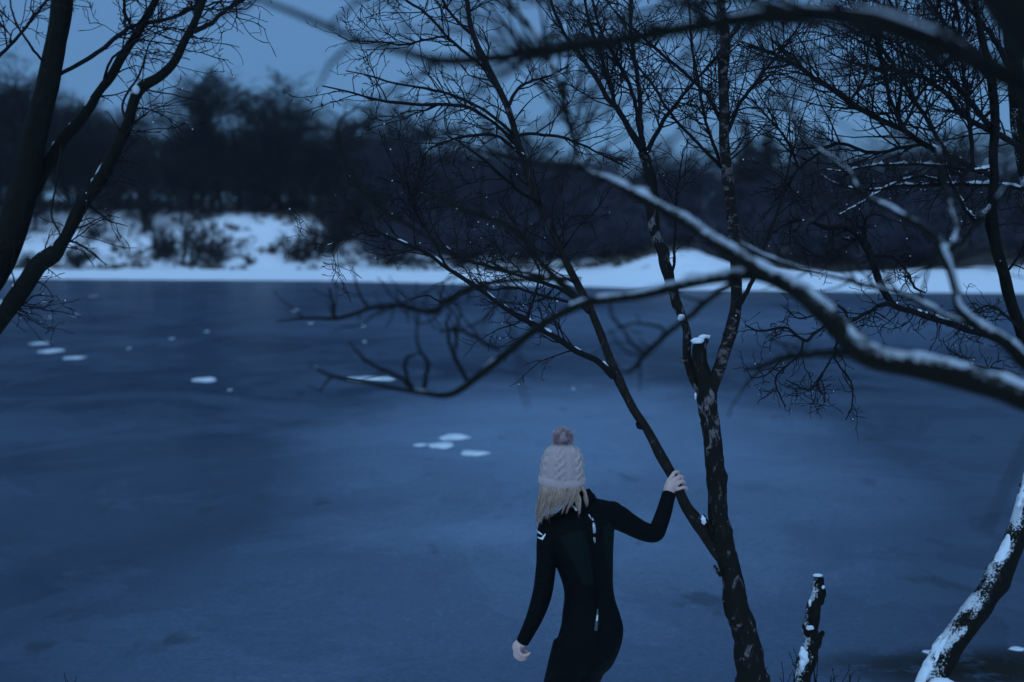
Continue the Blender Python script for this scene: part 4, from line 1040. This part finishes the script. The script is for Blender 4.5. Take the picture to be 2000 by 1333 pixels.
def closed_loft(acc, rings):
    """rings (K,S,3) -> closed skin with fan-like end caps"""
    rings = np.asarray(rings); K, S, _ = rings.shape
    c0 = np.repeat(rings[:1].mean(1, keepdims=True), S, 1); c1 = np.repeat(rings[-1:].mean(1, keepdims=True), S, 1)
    r = np.concatenate([c0 + (rings[:1] - c0) * 0.03, rings, c1 + (rings[-1:] - c1) * 0.03]); K += 2
    k = (np.arange(K - 1) * S)[:, None]; j = np.arange(S)[None]; j2 = (np.arange(S) + 1)[None] % S
    acc.add(r.reshape(-1, 3), np.stack([k + j, k + j2, k + S + j2, k + S + j], -1).reshape(-1, 4))

def loft_tube(acc, rows, K=40, S=18):
    """rows of (x,y,z,r)"""
    o = spline(np.asarray(rows, float), K)
    V, Q = tubes(o[None, :, :3], o[None, :, 3], S); acc.add(V, Q)

def ellipsoid(acc, c, rx, ry, rz, n=20):
    u = np.linspace(0, math.pi, n); 
    ring = [[(rx * math.sin(a) * math.cos(b), ry * math.sin(a) * math.sin(b), rz * math.cos(a)) for b in np.linspace(0, 2 * math.pi, n, endpoint=False)] for a in u[1:-1]]
    closed_loft(acc, np.array(ring) + np.asarray(c))

def remeshed(name, acc, voxel, it, fac=0.5):
    me = acc.mesh(name)
    o = bpy.data.objects.new('tmp', me); COL.objects.link(o)
    m = o.modifiers.new('r', 'REMESH'); m.mode = 'VOXEL'; m.voxel_size = voxel
    s = o.modifiers.new('s', 'SMOOTH'); s.iterations = it; s.factor = fac
    dg = bpy.context.evaluated_depsgraph_get(); dg.update()
    out = bpy.data.meshes.new_from_object(o.evaluated_get(dg))
    bpy.data.objects.remove(o); out.name = name
    out.polygons.foreach_set('use_smooth', np.ones(len(out.polygons), dtype=bool))
    return out

YAW = R(20)
def torso(acc, grow=0.0):
    # photo row, centre column, half breadth, half depth, depth offset, roll (right side up)
    rows = [(966, 1140, .050, .050, .02, 4), (978, 1140, .062, .056, .015, 7), (990, 1138, .118, .064, .005, 11), (1004, 1136, .158, .078, 0, 13), (1024, 1134, .168, .092, -.005, 13),
            (1052, 1135, .158, .100, -.005, 11), (1085, 1139, .142, .101, 0, 7), (1118, 1145, .126, .095, .01, 4), (1146, 1149, .117, .088, .018, 1), (1172, 1152, .121, .088, .02, -2),
            (1198, 1155, .136, .098, .012, -4), (1222, 1157, .145, .112, .0, -5), (1246, 1153, .147, .122, -.008, -7), (1272, 1144, .146, .122, -.005, -9), (1296, 1134, .138, .112, .01, -10), (1316, 1124, .11, .09, .03, -10)]
    K = 70; S = 40
    full = []
    for py, cx, a, b, dy, roll in rows:
        p = pp(cx, py, dy); full.append((*p, a + grow, b + grow, roll))
    o = spline(full, K)
    th = np.linspace(0, 2 * math.pi, S, endpoint=False)
    rings = []
    for x, y, z, a, b, roll in o:
        ca, sa = np.cos(th), np.sin(th)
        e = 0.86
        lx = a * np.sign(ca) * np.abs(ca) ** e; ly = b * np.sign(sa) * np.abs(sa) ** e
        # hollow of the spine
        ly = ly + 0.012 * np.exp(-(lx / 0.022) ** 2) * (sa < 0) * min(1, a / 0.1)
        wx = lx * math.cos(YAW) + ly * math.sin(YAW) * 1.0
        wy = -lx * math.sin(-YAW) * -1.0 * -1.0 + ly * math.cos(YAW)
        wy = lx * math.sin(YAW) + ly * math.cos(YAW)
        wx = lx * math.cos(YAW) - ly * math.sin(YAW)
        rings.append(np.stack([x + wx, y + wy, z + np.tan(R(roll)) * lx], 1))
    closed_loft(acc, rings)

ARM_L = [(1092, 1030, .0, .060), (1076, 1030, -.02, .058), (1069, 1060, -.05, .050), (1067, 1100, -.055, .047), (1062, 1145, -.05, .046), (1056, 1172, -.045, .045), (1045, 1204, -.03, .040), (1031, 1234, -.015, .034), (1020, 1255, -.005, .031)]
ARM_R = [(1180, 1012, .03, .062), (1203, 1010, .06, .060), (1226, 1022, .09, .052), (1254, 1037, .13, .046), (1278, 1042, .165, .044), (1287, 1028, .19, .041), (1297, 1000, .225, .038), (1303, 978, .255, .035), (1307, 964, .275, .034)]
LEG_L = [(1118, 1262, -.03, .092), (1106, 1300, -.02, .086), (1092, 1345, .03, .078), (1078, 1400, .09, .068), (1064, 1452, .13, .056), (1066, 1500, .09, .053), (1072, 1545, .03, .042), (1076, 1578, .0, .036)]
LEG_R = [(1168, 1250, .01, .094), (1152, 1290, .02, .088), (1136, 1335, .08, .078), (1122, 1392, .15, .068), (1110, 1444, .21, .056), (1112, 1492, .19, .053), (1118, 1530, .16, .042), (1122, 1558, .15, .036)]
def limb_rows(rows, k=1.0): return [(*pp(a, b, c), r * k) for a, b, c, r in rows]

suit_a = Acc(); torso(suit_a)
for rows in (ARM_L, ARM_R, LEG_L, LEG_R): loft_tube(suit_a, limb_rows(rows), 46, 22)
ellipsoid(suit_a, pp(1124, 1258, -.055), .078, .075, .085)
ellipsoid(suit_a, pp(1172, 1246, -.025), .082, .08, .09)
ellipsoid(suit_a, pp(1195, 1000, .045), .056, .055, .05)
ellipsoid(suit_a, pp(1076, 1026, -.02), .056, .056, .052)
ellipsoid(suit_a, pp(1100, 1050, -.065), .05, .03, .075)          # shoulder blades
ellipsoid(suit_a, pp(1178, 1036, -.035), .045, .03, .07)
loft_tube(suit_a, [(*pp(1140, 985, .01), .066), (*pp(1134, 972, .015), .060), (*pp(1130, 962, .02), .054)], 10, 22)
suit_me = remeshed('wetsuit', suit_a, 0.0045, 7)

feet = ((1076, 1578, .0), (1122, 1558, .15))
body_a = Acc(); torso(body_a, -0.012)
for rows in (ARM_L, ARM_R, LEG_L, LEG_R): loft_tube(body_a, limb_rows(rows, 0.78), 40, 18)
for fx, fy, fd in feet:
    h = pp(fx, fy, fd); gz = float(height(h[0], h[1])) 
    loft_tube(body_a, [(h[0], h[1] - .06, gz + .035, .034), (h[0] - .005, h[1], gz + .05, .040), (h[0] - .02, h[1] + .08, gz + .035, .034), (h[0] - .03, h[1] + .15, gz + .022, .022)], 20, 14)
    loft_tube(body_a, [(*h, .032), (h[0], h[1], gz + .05, .036)], 10, 14)
# neck and head, bowed a little and turned to the far shore
hc = pp(1099, 910, 0.0)
loft_tube(body_a, [(*pp(1138, 990, .02), .055), (*pp(1122, 960, .02), .050), (*pp(1108, 935, .01), .052)], 16, 18)
ellipsoid(body_a, hc, .074, .090, .098)
ellipsoid(body_a, hc + np.array([-.022, .045, -.065]), .055, .058, .062)
ellipsoid(body_a, hc + np.array([-.03, .098, -.03]), .012, .018, .022)      # nose
ellipsoid(body_a, hc + np.array([-.028, .088, -.085]), .022, .014, .010)     # lips
for s in (-1, 1): ellipsoid(body_a, hc + np.array([s * .076, .005 - s * 0.01, -.02]), .010, .018, .030)
# right hand, closed round the limb
def fing(acc, rows, k=1.0): loft_tube(acc, [(*pp(a, b, c), r * k) for a, b, c, r in rows], 22, 12)
HY = 0.285
loft_tube(body_a, [(*pp(1306, 966, HY - .005), .026), (*pp(1307, 956, HY), .028), (*pp(1310, 948, HY + .005), .028), (*pp(1313, 944, HY + .006), .022)], 14, 16)
ellipsoid(body_a, pp(1311, 948, HY + .004), .030, .017, .034)
KN = [((1304, 942), (1311, 932), (1318, 923), (1325, 923), .0092), ((1309, 946), (1318, 938), (1327, 931), (1333, 933), .0096), ((1313, 951), (1322, 946), (1331, 941), (1337, 943), .0092), ((1317, 957), (1326, 955), (1336, 952), (1342, 955), .0080)]
for (a, b, c, d, r) in KN:
    fing(body_a, [(*a, HY + .002, r * 1.05), (*b, HY + .004, r * 1.08), (*c, HY + .016, r * 1.0), (*d, HY + .040, r * .92), (d[0] - 3, d[1] + 2, HY + .062, r * .8)])
fing(body_a, [(1305, 958, HY + .012, .011), (1303, 948, HY + .035, .0115), (1308, 936, HY + .062, .0105), (1318, 930, HY + .082, .009)])
# left hand, hanging loosely curled
HL = -.005
loft_tube(body_a, [(*pp(1021, 1254, HL), .025), (*pp(1014, 1260, HL), .026), (*pp(1009, 1266, HL), .024)], 12, 16)
ellipsoid(body_a, pp(1011, 1264, HL), .026, .020, .030)
for i, (dx, dy, dd, r) in enumerate(((6, -4, -.028, .0076), (2, -1, -.010, .0082), (-2, 3, .008, .0084), (-1, 4, .026, .0080))):
    fing(body_a, [(1008 + dx, 1267 + dy, HL + dd, r), (1008 + dx, 1277 + dy, HL + dd, r * 1.08), (1015 + dx, 1284 + dy, HL + dd, r), (1024 + dx, 1284 + dy * 1.2, HL + dd, r * .92), (1030 + dx, 1280 + dy * 1.4, HL + dd, r * .78)])
fing(body_a, [(1015, 1262, HL + .02, .0105), (1020, 1268, HL + .035, .0105), (1025, 1273, HL + .03, .0095), (1031, 1275, HL + .02, .0085)])
body_me = remeshed('person', body_a, 0.0042, 3, 0.45)

m = mat('skin', (0.62, 0.43, 0.37), 0.55, Subsurface_Weight=0.12); t = NT(m)
m.node_tree.nodes['Principled BSDF'].inputs['Subsurface Radius'].default_value = (0.02, 0.008, 0.005)
nn = t.noise(t.mapping(), 90, 4, 0.6); t.color(t.mix(nn, (0.56, 0.34, 0.29), (0.70, 0.46, 0.40))); t.bump(nn, 0.001, 0.4)
M['skin'] = m
m = mat('neoprene', (0.0022, 0.0026, 0.003), 0.8); t = NT(m); nn = t.noise(t.mapping(), 220, 3, 0.6)
n2 = t.noise(t.mapping((1, 1, 2.2)), 14, 3, 0.5)
n4 = t.noise(t.mapping((1.0, 1.0, 3.2)), 9, 4, 0.6, 1.4)
t.bump(t.math('ADD', t.math('MULTIPLY', nn, 0.12), t.math('ADD', n2, t.math('MULTIPLY', n4, 1.2))), 0.012, 0.6); t.b.inputs['Specular IOR Level'].default_value = 0.12
M['suit'] = m
m = mat('neoprene_panel', (0.0040, 0.0075, 0.008), 0.8); t = NT(m); nn = t.noise(t.mapping((1, 1, 6)), 60, 3, 0.6); t.bump(nn, 0.003, 0.5)
t.b.inputs['Specular IOR Level'].default_value = 0.12
M['panel'] = m
M['print'] = mat('white_print', (0.78, 0.80, 0.82), 0.5)
M['metal'] = mat('zip_metal', (0.45, 0.47, 0.5), 0.3, Metallic=0.8)
M['cord'] = mat('grey_webbing', (0.07, 0.075, 0.08), 0.8)
M['zip'] = mat('black_zip', (0.0030, 0.0034, 0.0040), 0.8, Specular_IOR_Level=0.12)

woman = obj('person', body_me, M['skin'])
tag(woman, 'person in black wetsuit and knitted bobble hat, seen from behind, gripping a birch limb', 'person')
suit = obj('wetsuit', suit_me, M['suit'], woman)
suit_me.materials.append(M['panel'])
# darker green back panels, as cut in the suit
def inside(px, py, poly):
    c = np.zeros(len(px), bool); n = len(poly)
    for i in range(n):
        (x1, y1), (x2, y2) = poly[i], poly[(i + 1) % n]
        cr_ = ((y1 > py) != (y2 > py)) & (px < (x2 - x1) * (py - y1) / (y2 - y1 + 1e-9) + x1)
        c ^= cr_
    return c
npoly = len(suit_me.polygons)
cen = np.empty(npoly * 3, np.float32); suit_me.polygons.foreach_get('center', cen); cen = cen.reshape(-1, 3).astype(float)
nor = np.empty(npoly * 3, np.float32); suit_me.polygons.foreach_get('normal', nor); nor = nor.reshape(-1, 3)
fx, fy = visible_px(cen)
pan = (inside(fx, fy, [(1092, 1050), (1118, 1040), (1142, 1036), (1152, 1080), (1160, 1142), (1140, 1143), (1128, 1118), (1110, 1080)]) |
       inside(fx, fy, [(1178, 1028), (1194, 1024), (1202, 1046), (1200, 1100), (1200, 1128), (1188, 1110), (1180, 1070)])) & (nor[:, 1] < 0.15)
suit_me.polygons.foreach_set('material_index', pan.astype(np.int32))

bv = np.empty(len(suit_me.vertices) * 3, np.float32); suit_me.vertices.foreach_get('co', bv); bv = bv.reshape(-1, 3)
bvh = BVHTree.FromPolygons([tuple(v) for v in bv.tolist()], [tuple(p.vertices) for p in suit_me.polygons])
def on_suit(px, py, off=0.002):
    a = at(px, py, 5.5); d = nrm(a - np.array([0, 0, CAM_Z]))
    hit = bvh.ray_cast(Vector(a), Vector(d))
    if hit[0] is None: return pp(px, py, -.09)
    return np.array(hit[0]) + np.array(hit[1]) * off
def decal(name, poly_rows, matn, off=0.0012, thick=0.0015):
    """a thin raised print: rows of pairs of photo points, laid on the suit"""
    V = []; 
    for (a, b) in poly_rows:
        pts = [on_suit(a[0] + (b[0] - a[0]) * f, a[1] + (b[1] - a[1]) * f, off + thick) for f in (0, 0.5, 1)]
        base = [on_suit(a[0] + (b[0] - a[0]) * f, a[1] + (b[1] - a[1]) * f, -0.003) for f in (1, 0)]
        V.append(pts + base)
    V = np.array(V); acc = Acc(); closed_loft(acc, V)
    return obj(name, acc.mesh(name, False), M[matn], woman)
lg = decal('shoulder_logo', [((1047.5, 1034), (1048.5, 1041)), ((1051, 1036), (1052, 1042)), ((1055, 1040), (1056, 1044)), ((1060, 1045), (1060.5, 1046))], 'print')
decal('shoulder_logo', [((1050, 1048.5), (1051, 1051.5)), ((1055, 1050.5), (1057, 1054)), ((1059, 1050), (1060.5, 1055)), ((1062, 1046), (1063.5, 1049)), ((1065.5, 1042.5), (1066, 1044))], 'print')
decal('collar_print', [((1117.5, 989), (1119.5, 987)), ((1122, 995), (1125, 991)), ((1125, 999), (1127.5, 997))], 'print')
decal('zip_flap_print', [((1149, 1006), (1151, 1005)), ((1153, 1012), (1156, 1011)), ((1156, 1018), (1160, 1016.5))], 'print')
# zip down the back, its slider and the leash
zp = [on_suit(x, y, 0.0015) for x, y in ((1150, 1000), (1156, 1015), (1160, 1040), (1161.5, 1070), (1163, 1110), (1165, 1150), (1167, 1190), (1166, 1215))]
o_ = spline(np.array(zp), 60); V, Q = tubes(o_[None], np.full((1, 60), 0.0028), 6); obj('zip', mesh_np('zip', V, Q), M['zip'], woman)
decal('zip_slider', [((1156.5, 1022), (1161, 1021)), ((1157.5, 1032), (1163, 1031)), ((1158, 1042), (1163, 1041.5))], 'metal', 0.003, 0.004)
decal('zip_tab', [((1159, 1050), (1162, 1049.5)), ((1160, 1058), (1162.5, 1058)), ((1161, 1062), (1162, 1062))], 'print', 0.003, 0.001)
decal('zip_leash', [((1166, 1190), (1168.5, 1190)), ((1164.5, 1200), (1168, 1200)), ((1163, 1212), (1167.5, 1212)), ((1160.5, 1232), (1165.5, 1233))], 'cord', 0.003, 0.002)
decal('leash_print', [((1164.4, 1202), (1166.6, 1202)), ((1163.4, 1210), (1166.2, 1210)), ((1163.0, 1214), (1165.4, 1214))], 'print', 0.0055, 0.001)

# knitted hat: cable pattern in relief, rolled ribbed brim, fluffy bobble
hb = pp(1097.5, 937, -.002); ht = pp(1099.5, 862, -.01)
ax = nrm(ht - hb); hx = nrm(np.cross(np.array([0, 1., 0]), ax)); hy = np.cross(ax, hx)
HH = np.linalg.norm(ht - hb)
NS, NK = 320, 150
th = np.linspace(0, 2 * math.pi, NS, endpoint=False)[None]; s = np.linspace(0, 1, NK)[:, None]
prof = np.interp(s[:, 0], [0, .08, .2, .35, .5, .65, .78, .88, .95, 1], [.0955, .0985, .1, .0985, .095, .088, .075, .056, .036, .012])[:, None]
prof = prof * (1 + 0 * th)
nc = 6
ph = (th * nc / (2 * math.pi)) % 1.0                      # one cable + one purl field per sector
zz = s * HH / 0.078                                         # cable repeat every 62 mm
cx1 = 0.36 + 0.15 * np.sin(2 * math.pi * zz); cx2 = 0.36 - 0.15 * np.sin(2 * math.pi * zz)
g1_ = np.exp(-((ph - cx1) / 0.105) ** 2); g2_ = np.exp(-((ph - cx2) / 0.105) ** 2)
over = 0.5 + 0.5 * np.cos(2 * math.pi * zz)
cable = np.maximum(g1_ * (0.55 + 0.45 * over), g2_ * (1 - 0.45 * over))
rib = 0.35 * np.exp(-((ph - 0.80) / 0.05) ** 2) + 0.35 * np.exp(-((ph - 0.92) / 0.05) ** 2)
knit = 0.10 * np.sin(th * 96) * np.sin(s * HH / 0.0055 * 2 * math.pi * 0.5 + 3 * np.cos(th * 96))
fade = np.clip((1 - s) / 0.18, 0, 1)
disp = (0.0135 * cable + 0.007 * rib) * fade + 0.008 * knit
rr = prof + disp - 0.004
V = hb[None, None] + ax[None, None] * (s * HH)[..., None] + rr[..., None] * (np.cos(th)[..., None] * hx + 0.98 * np.sin(th)[..., None] * hy)
k = (np.arange(NK - 1) * NS)[:, None]; j = np.arange(NS)[None]; j2 = (np.arange(NS) + 1)[None] % NS
Q = np.stack([k + j, k + j2, k + NS + j2, k + NS + j], -1).reshape(-1, 4)
m = mat('wool', (0.55, 0.52, 0.52), 0.95); t = NT(m); nn = t.noise(t.mapping(), 300, 3, 0.7); n2 = t.noise(t.mapping(), 22, 3, 0.5)
t.color(t.mix(n2, t.mix(nn, (0.38, 0.28, 0.25), (0.66, 0.50, 0.45)), t.mix(nn, (0.40, 0.27, 0.26), (0.58, 0.42, 0.40)))); t.bump(nn, 0.004, 0.8)
t.b.inputs['Sheen Weight'].default_value = 0.4
M['wool'] = m
hat = obj('bobble_hat', mesh_np('bobble_hat', V.reshape(-1, 3), Q), M['wool'], woman)
# rolled brim
NB = 26; bt_ = np.linspace(0, 2 * math.pi, NB, endpoint=False)[:, None]
ribs = 0.0022 * np.sin(th * 74) * (0.4 + 0.6 * (np.cos(bt_ - 0.0) > -0.6))
br_h, br_r = 0.023, 0.0125 + ribs
wv = 0.004 * np.sin(th * 2 + 1) + 0.0015 * np.sin(th * 9)
V = hb + ax * ((np.sin(bt_) * br_h + wv - 0.004)[..., None]) + ((0.0955 + np.cos(bt_) * br_r)[..., None]) * (np.cos(th)[..., None] * hx + 0.98 * np.sin(th)[..., None] * hy)
V = V.reshape(NB, NS, 3)
k = (np.arange(NB) * NS)[:, None]; k2 = ((np.arange(NB) + 1) % NB * NS)[:, None]
Q = np.stack([k + j, k2 + j, k2 + j2, k + j2], -1).reshape(-1, 4)
obj('brim', mesh_np('brim', V.reshape(-1, 3), Q), M['wool'], hat)
def fuzz(n, surf, nrmv, ln, r0, g):
    d = nrm(nrmv + 0.55 * g.standard_normal((n, 3)))
    k = np.linspace(0, 1, 4)[None, :, None]
    P = surf[:, None] + d[:, None] * k * (ln * (0.5 + g.random(n)))[:, None, None] + np.cumsum(0.12 * ln * g.standard_normal((n, 4, 3)), 1) * k
    return tubes(P, np.repeat(np.linspace(r0, r0 * 0.4, 4)[None], n, 0), 3)
g = np.random.default_rng(5)
iu = g.integers(0, NK - 8, 5200); ju = g.integers(0, NS, 5200)
Vh = (hb[None, None] + ax[None, None] * (s * HH)[..., None] + rr[..., None] * (np.cos(th)[..., None] * hx + 0.98 * np.sin(th)[..., None] * hy))
nh = (np.cos(th)[..., None] * hx + np.sin(th)[..., None] * hy) + 0 * s[..., None]
Vf, Qf = fuzz(5200, Vh[iu, ju], nh[iu, ju], 0.006, 0.00022, g)
obj('wool_fuzz', mesh_np('wool_fuzz', Vf, Qf), M['wool'], hat, kind='stuff')
m = mat('bobble_fur', (0.30, 0.22, 0.25), 0.9); t = NT(m); nn = t.noise(t.mapping(), 38, 4, 0.6, 0.5)
t.color(t.ramp(nn, [(0.33, (0.20, 0.12, 0.13)), (0.5, (0.42, 0.29, 0.30)), (0.62, (0.70, 0.56, 0.55))]))
M['fur'] = m
pc = pp(1099, 856, -.01)
ba = Acc(); ellipsoid(ba, pc, .037, .037, .035)
bd = nrm(g.standard_normal((5200, 3)))
Vf, Qf = fuzz(5200, pc + bd * 0.034, bd, 0.016, 0.0006, g); ba.add(Vf, Qf)
obj('bobble', ba.mesh('bobble'), M['fur'], hat)

# long fair hair falling from under the brim over the back and one shoulder
m = mat('fair_hair', (0.42, 0.31, 0.22), 0.5); t = NT(m)
oi = t.n.new('ShaderNodeNewGeometry')
t.color(t.ramp(oi.outputs['Random Per Island'], [(0.0, (0.24, 0.14, 0.10)), (0.4, (0.54, 0.36, 0.26)), (1.0, (0.80, 0.60, 0.46))]))
M['hair'] = m
def hair_strands(n, seed):
    g = np.random.default_rng(seed); K = 12; Ps = []; Rs = []
    # where locks start on the brim (column, row, depth) and where they end
    starts = [(1056, 946, -.015), (1064, 950, -.06), (1078, 952, -.088), (1096, 952, -.098), (1112, 950, -.094), (1126, 947, -.075), (1137, 944, -.035)]
    mids = [(1052, 974, -.025), (1056, 978, -.062), (1066, 977, -.09), (1080, 973, -.105), (1096, 969, -.108), (1116, 962, -.098), (1139, 958, -.06)]
    ends = [(1048, 1018, -.05), (1051, 1017, -.07), (1056, 1013, -.085), (1065, 1006, -.098), (1080, 998, -.106), (1100, 988, -.108), (1120, 981, -.10)]
    sA = spline(np.array(starts, float), 100); mA = spline(np.array(mids, float), 100); eA = spline(np.array(ends, float), 100)
    nl = 46
    lk_off = g.normal(0, 1, (nl, 3)) * np.array([3.0, 6.5, .006]); lk_bend = g.normal(0, 1, (nl, 2)) * np.array([1.8, .004])
    for _ in range(n):
        f = g.random(); i = int(f * 99); li = int(f * nl * 0.999); lock = int(np.clip((li + 0.5) / nl * 99, 0, 99))
        e = eA[lock] + lk_off[li] + g.normal(0, 1, 3) * np.array([1.0, 2.2, .002])
        cut = g.uniform(0.62, 1.12)
        if f > 0.93: e = np.array((1146, 986, -.08)) + g.normal(0, 1, 3) * np.array([1.2, 2, .002])
        elif 0.84 < f < 0.875: e = np.array((1132, 1003, -.102)) + g.normal(0, 1, 3) * np.array([1.0, 2.5, .002]); cut = g.uniform(.85, 1.03)
        elif g.random() < 0.03: e = e + g.normal(0, 1, 3) * np.array([7, 5, .01])
        a = sA[i] + np.array([0, -4, .006]); b = mA[int(0.45 * i + 0.55 * lock)] + g.normal(0, 1, 3) * np.array([0.9, 1, .003]) + np.array([lk_bend[li, 0] * .5, 0, lk_bend[li, 1]])
        if f > 0.93: b = (a + e) / 2 + np.array([3, 0, -.012])
        e = b + (e - b) * cut
        pr_ = spline(np.array([a, (a + b) / 2 + np.array([g.normal(0, .5), 0, g.normal(-.003, .003)]), b, (b + e) / 2 + np.array([lk_bend[li, 0] + g.normal(0, .6), 0, g.normal(-.003, .003)]), e]), K)
        tt_ = np.linspace(0, 1, K)
        pr_[:, 0] += np.sin(tt_ * (4.5 + lk_bend[li, 0]) + li * 1.7) * 1.3 * tt_ + g.normal(0, .8) * tt_ ** 2
        Ps.append([pp(*r) for r in pr_]); Rs.append(np.linspace(1.0, 0.3, K) * g.uniform(0.0005, 0.0010))
    P = np.array(Ps); 
    # lie on the suit, not in it
    for i_ in range(len(P)):
        for k_ in range(4, K):
            loc, no, idx, dist = bvh.find_nearest(Vector(P[i_, k_]))
            if loc is not None:
                dv = P[i_, k_] - np.array(loc); sd = float(np.dot(dv, np.array(no)))
                lift = 0.004 + 0.010 * g.random()
                if sd < lift: P[i_, k_] = P[i_, k_] + np.array(no) * (lift - sd)
    return tubes(P, np.array(Rs), 3)
V, Q = hair_strands(2400, 11)
hair = obj('hair', mesh_np('hair', V, Q), M['hair'], woman)
hair['kind'] = 'stuff'
# eyes and lips on the far side of the head
for sx in (-.052, -.004):
    ea = Acc(); ellipsoid(ea, hc + np.array([sx, .080, -.005]), .012, .010, .010, 12); obj('eye', ea.mesh('eye'), M['print'], woman)

# ------------------------------------------------------------------ cold evening air over the lake
hb0, hb1 = np.array([-3300., -600., -1.8]), np.array([3300., 3800., 34.0])
c = np.array([[x, y, z] for z in (0, 1) for y in (0, 1) for x in (0, 1)], float) * (hb1 - hb0) + hb0
me = mesh_np('haze', c, [(0, 2, 3, 1), (4, 5, 7, 6), (0, 1, 5, 4), (2, 6, 7, 3), (0, 4, 6, 2), (1, 3, 7, 5)], smooth=False)
m = bpy.data.materials.new('haze'); m.use_nodes = True; m.node_tree.nodes.clear()
mo = m.node_tree.nodes.new('ShaderNodeOutputMaterial'); pv = m.node_tree.nodes.new('ShaderNodeVolumePrincipled')
pv.inputs['Color'].default_value = (0.86, 0.90, 0.95, 1); pv.inputs['Density'].default_value = 0.00022; pv.inputs['Anisotropy'].default_value = 0.0
m.node_tree.links.new(pv.outputs[0], mo.inputs['Volume'])
tag(obj('haze', me, m, kind='stuff'), 'thin cold evening haze over the frozen lake', 'haze')
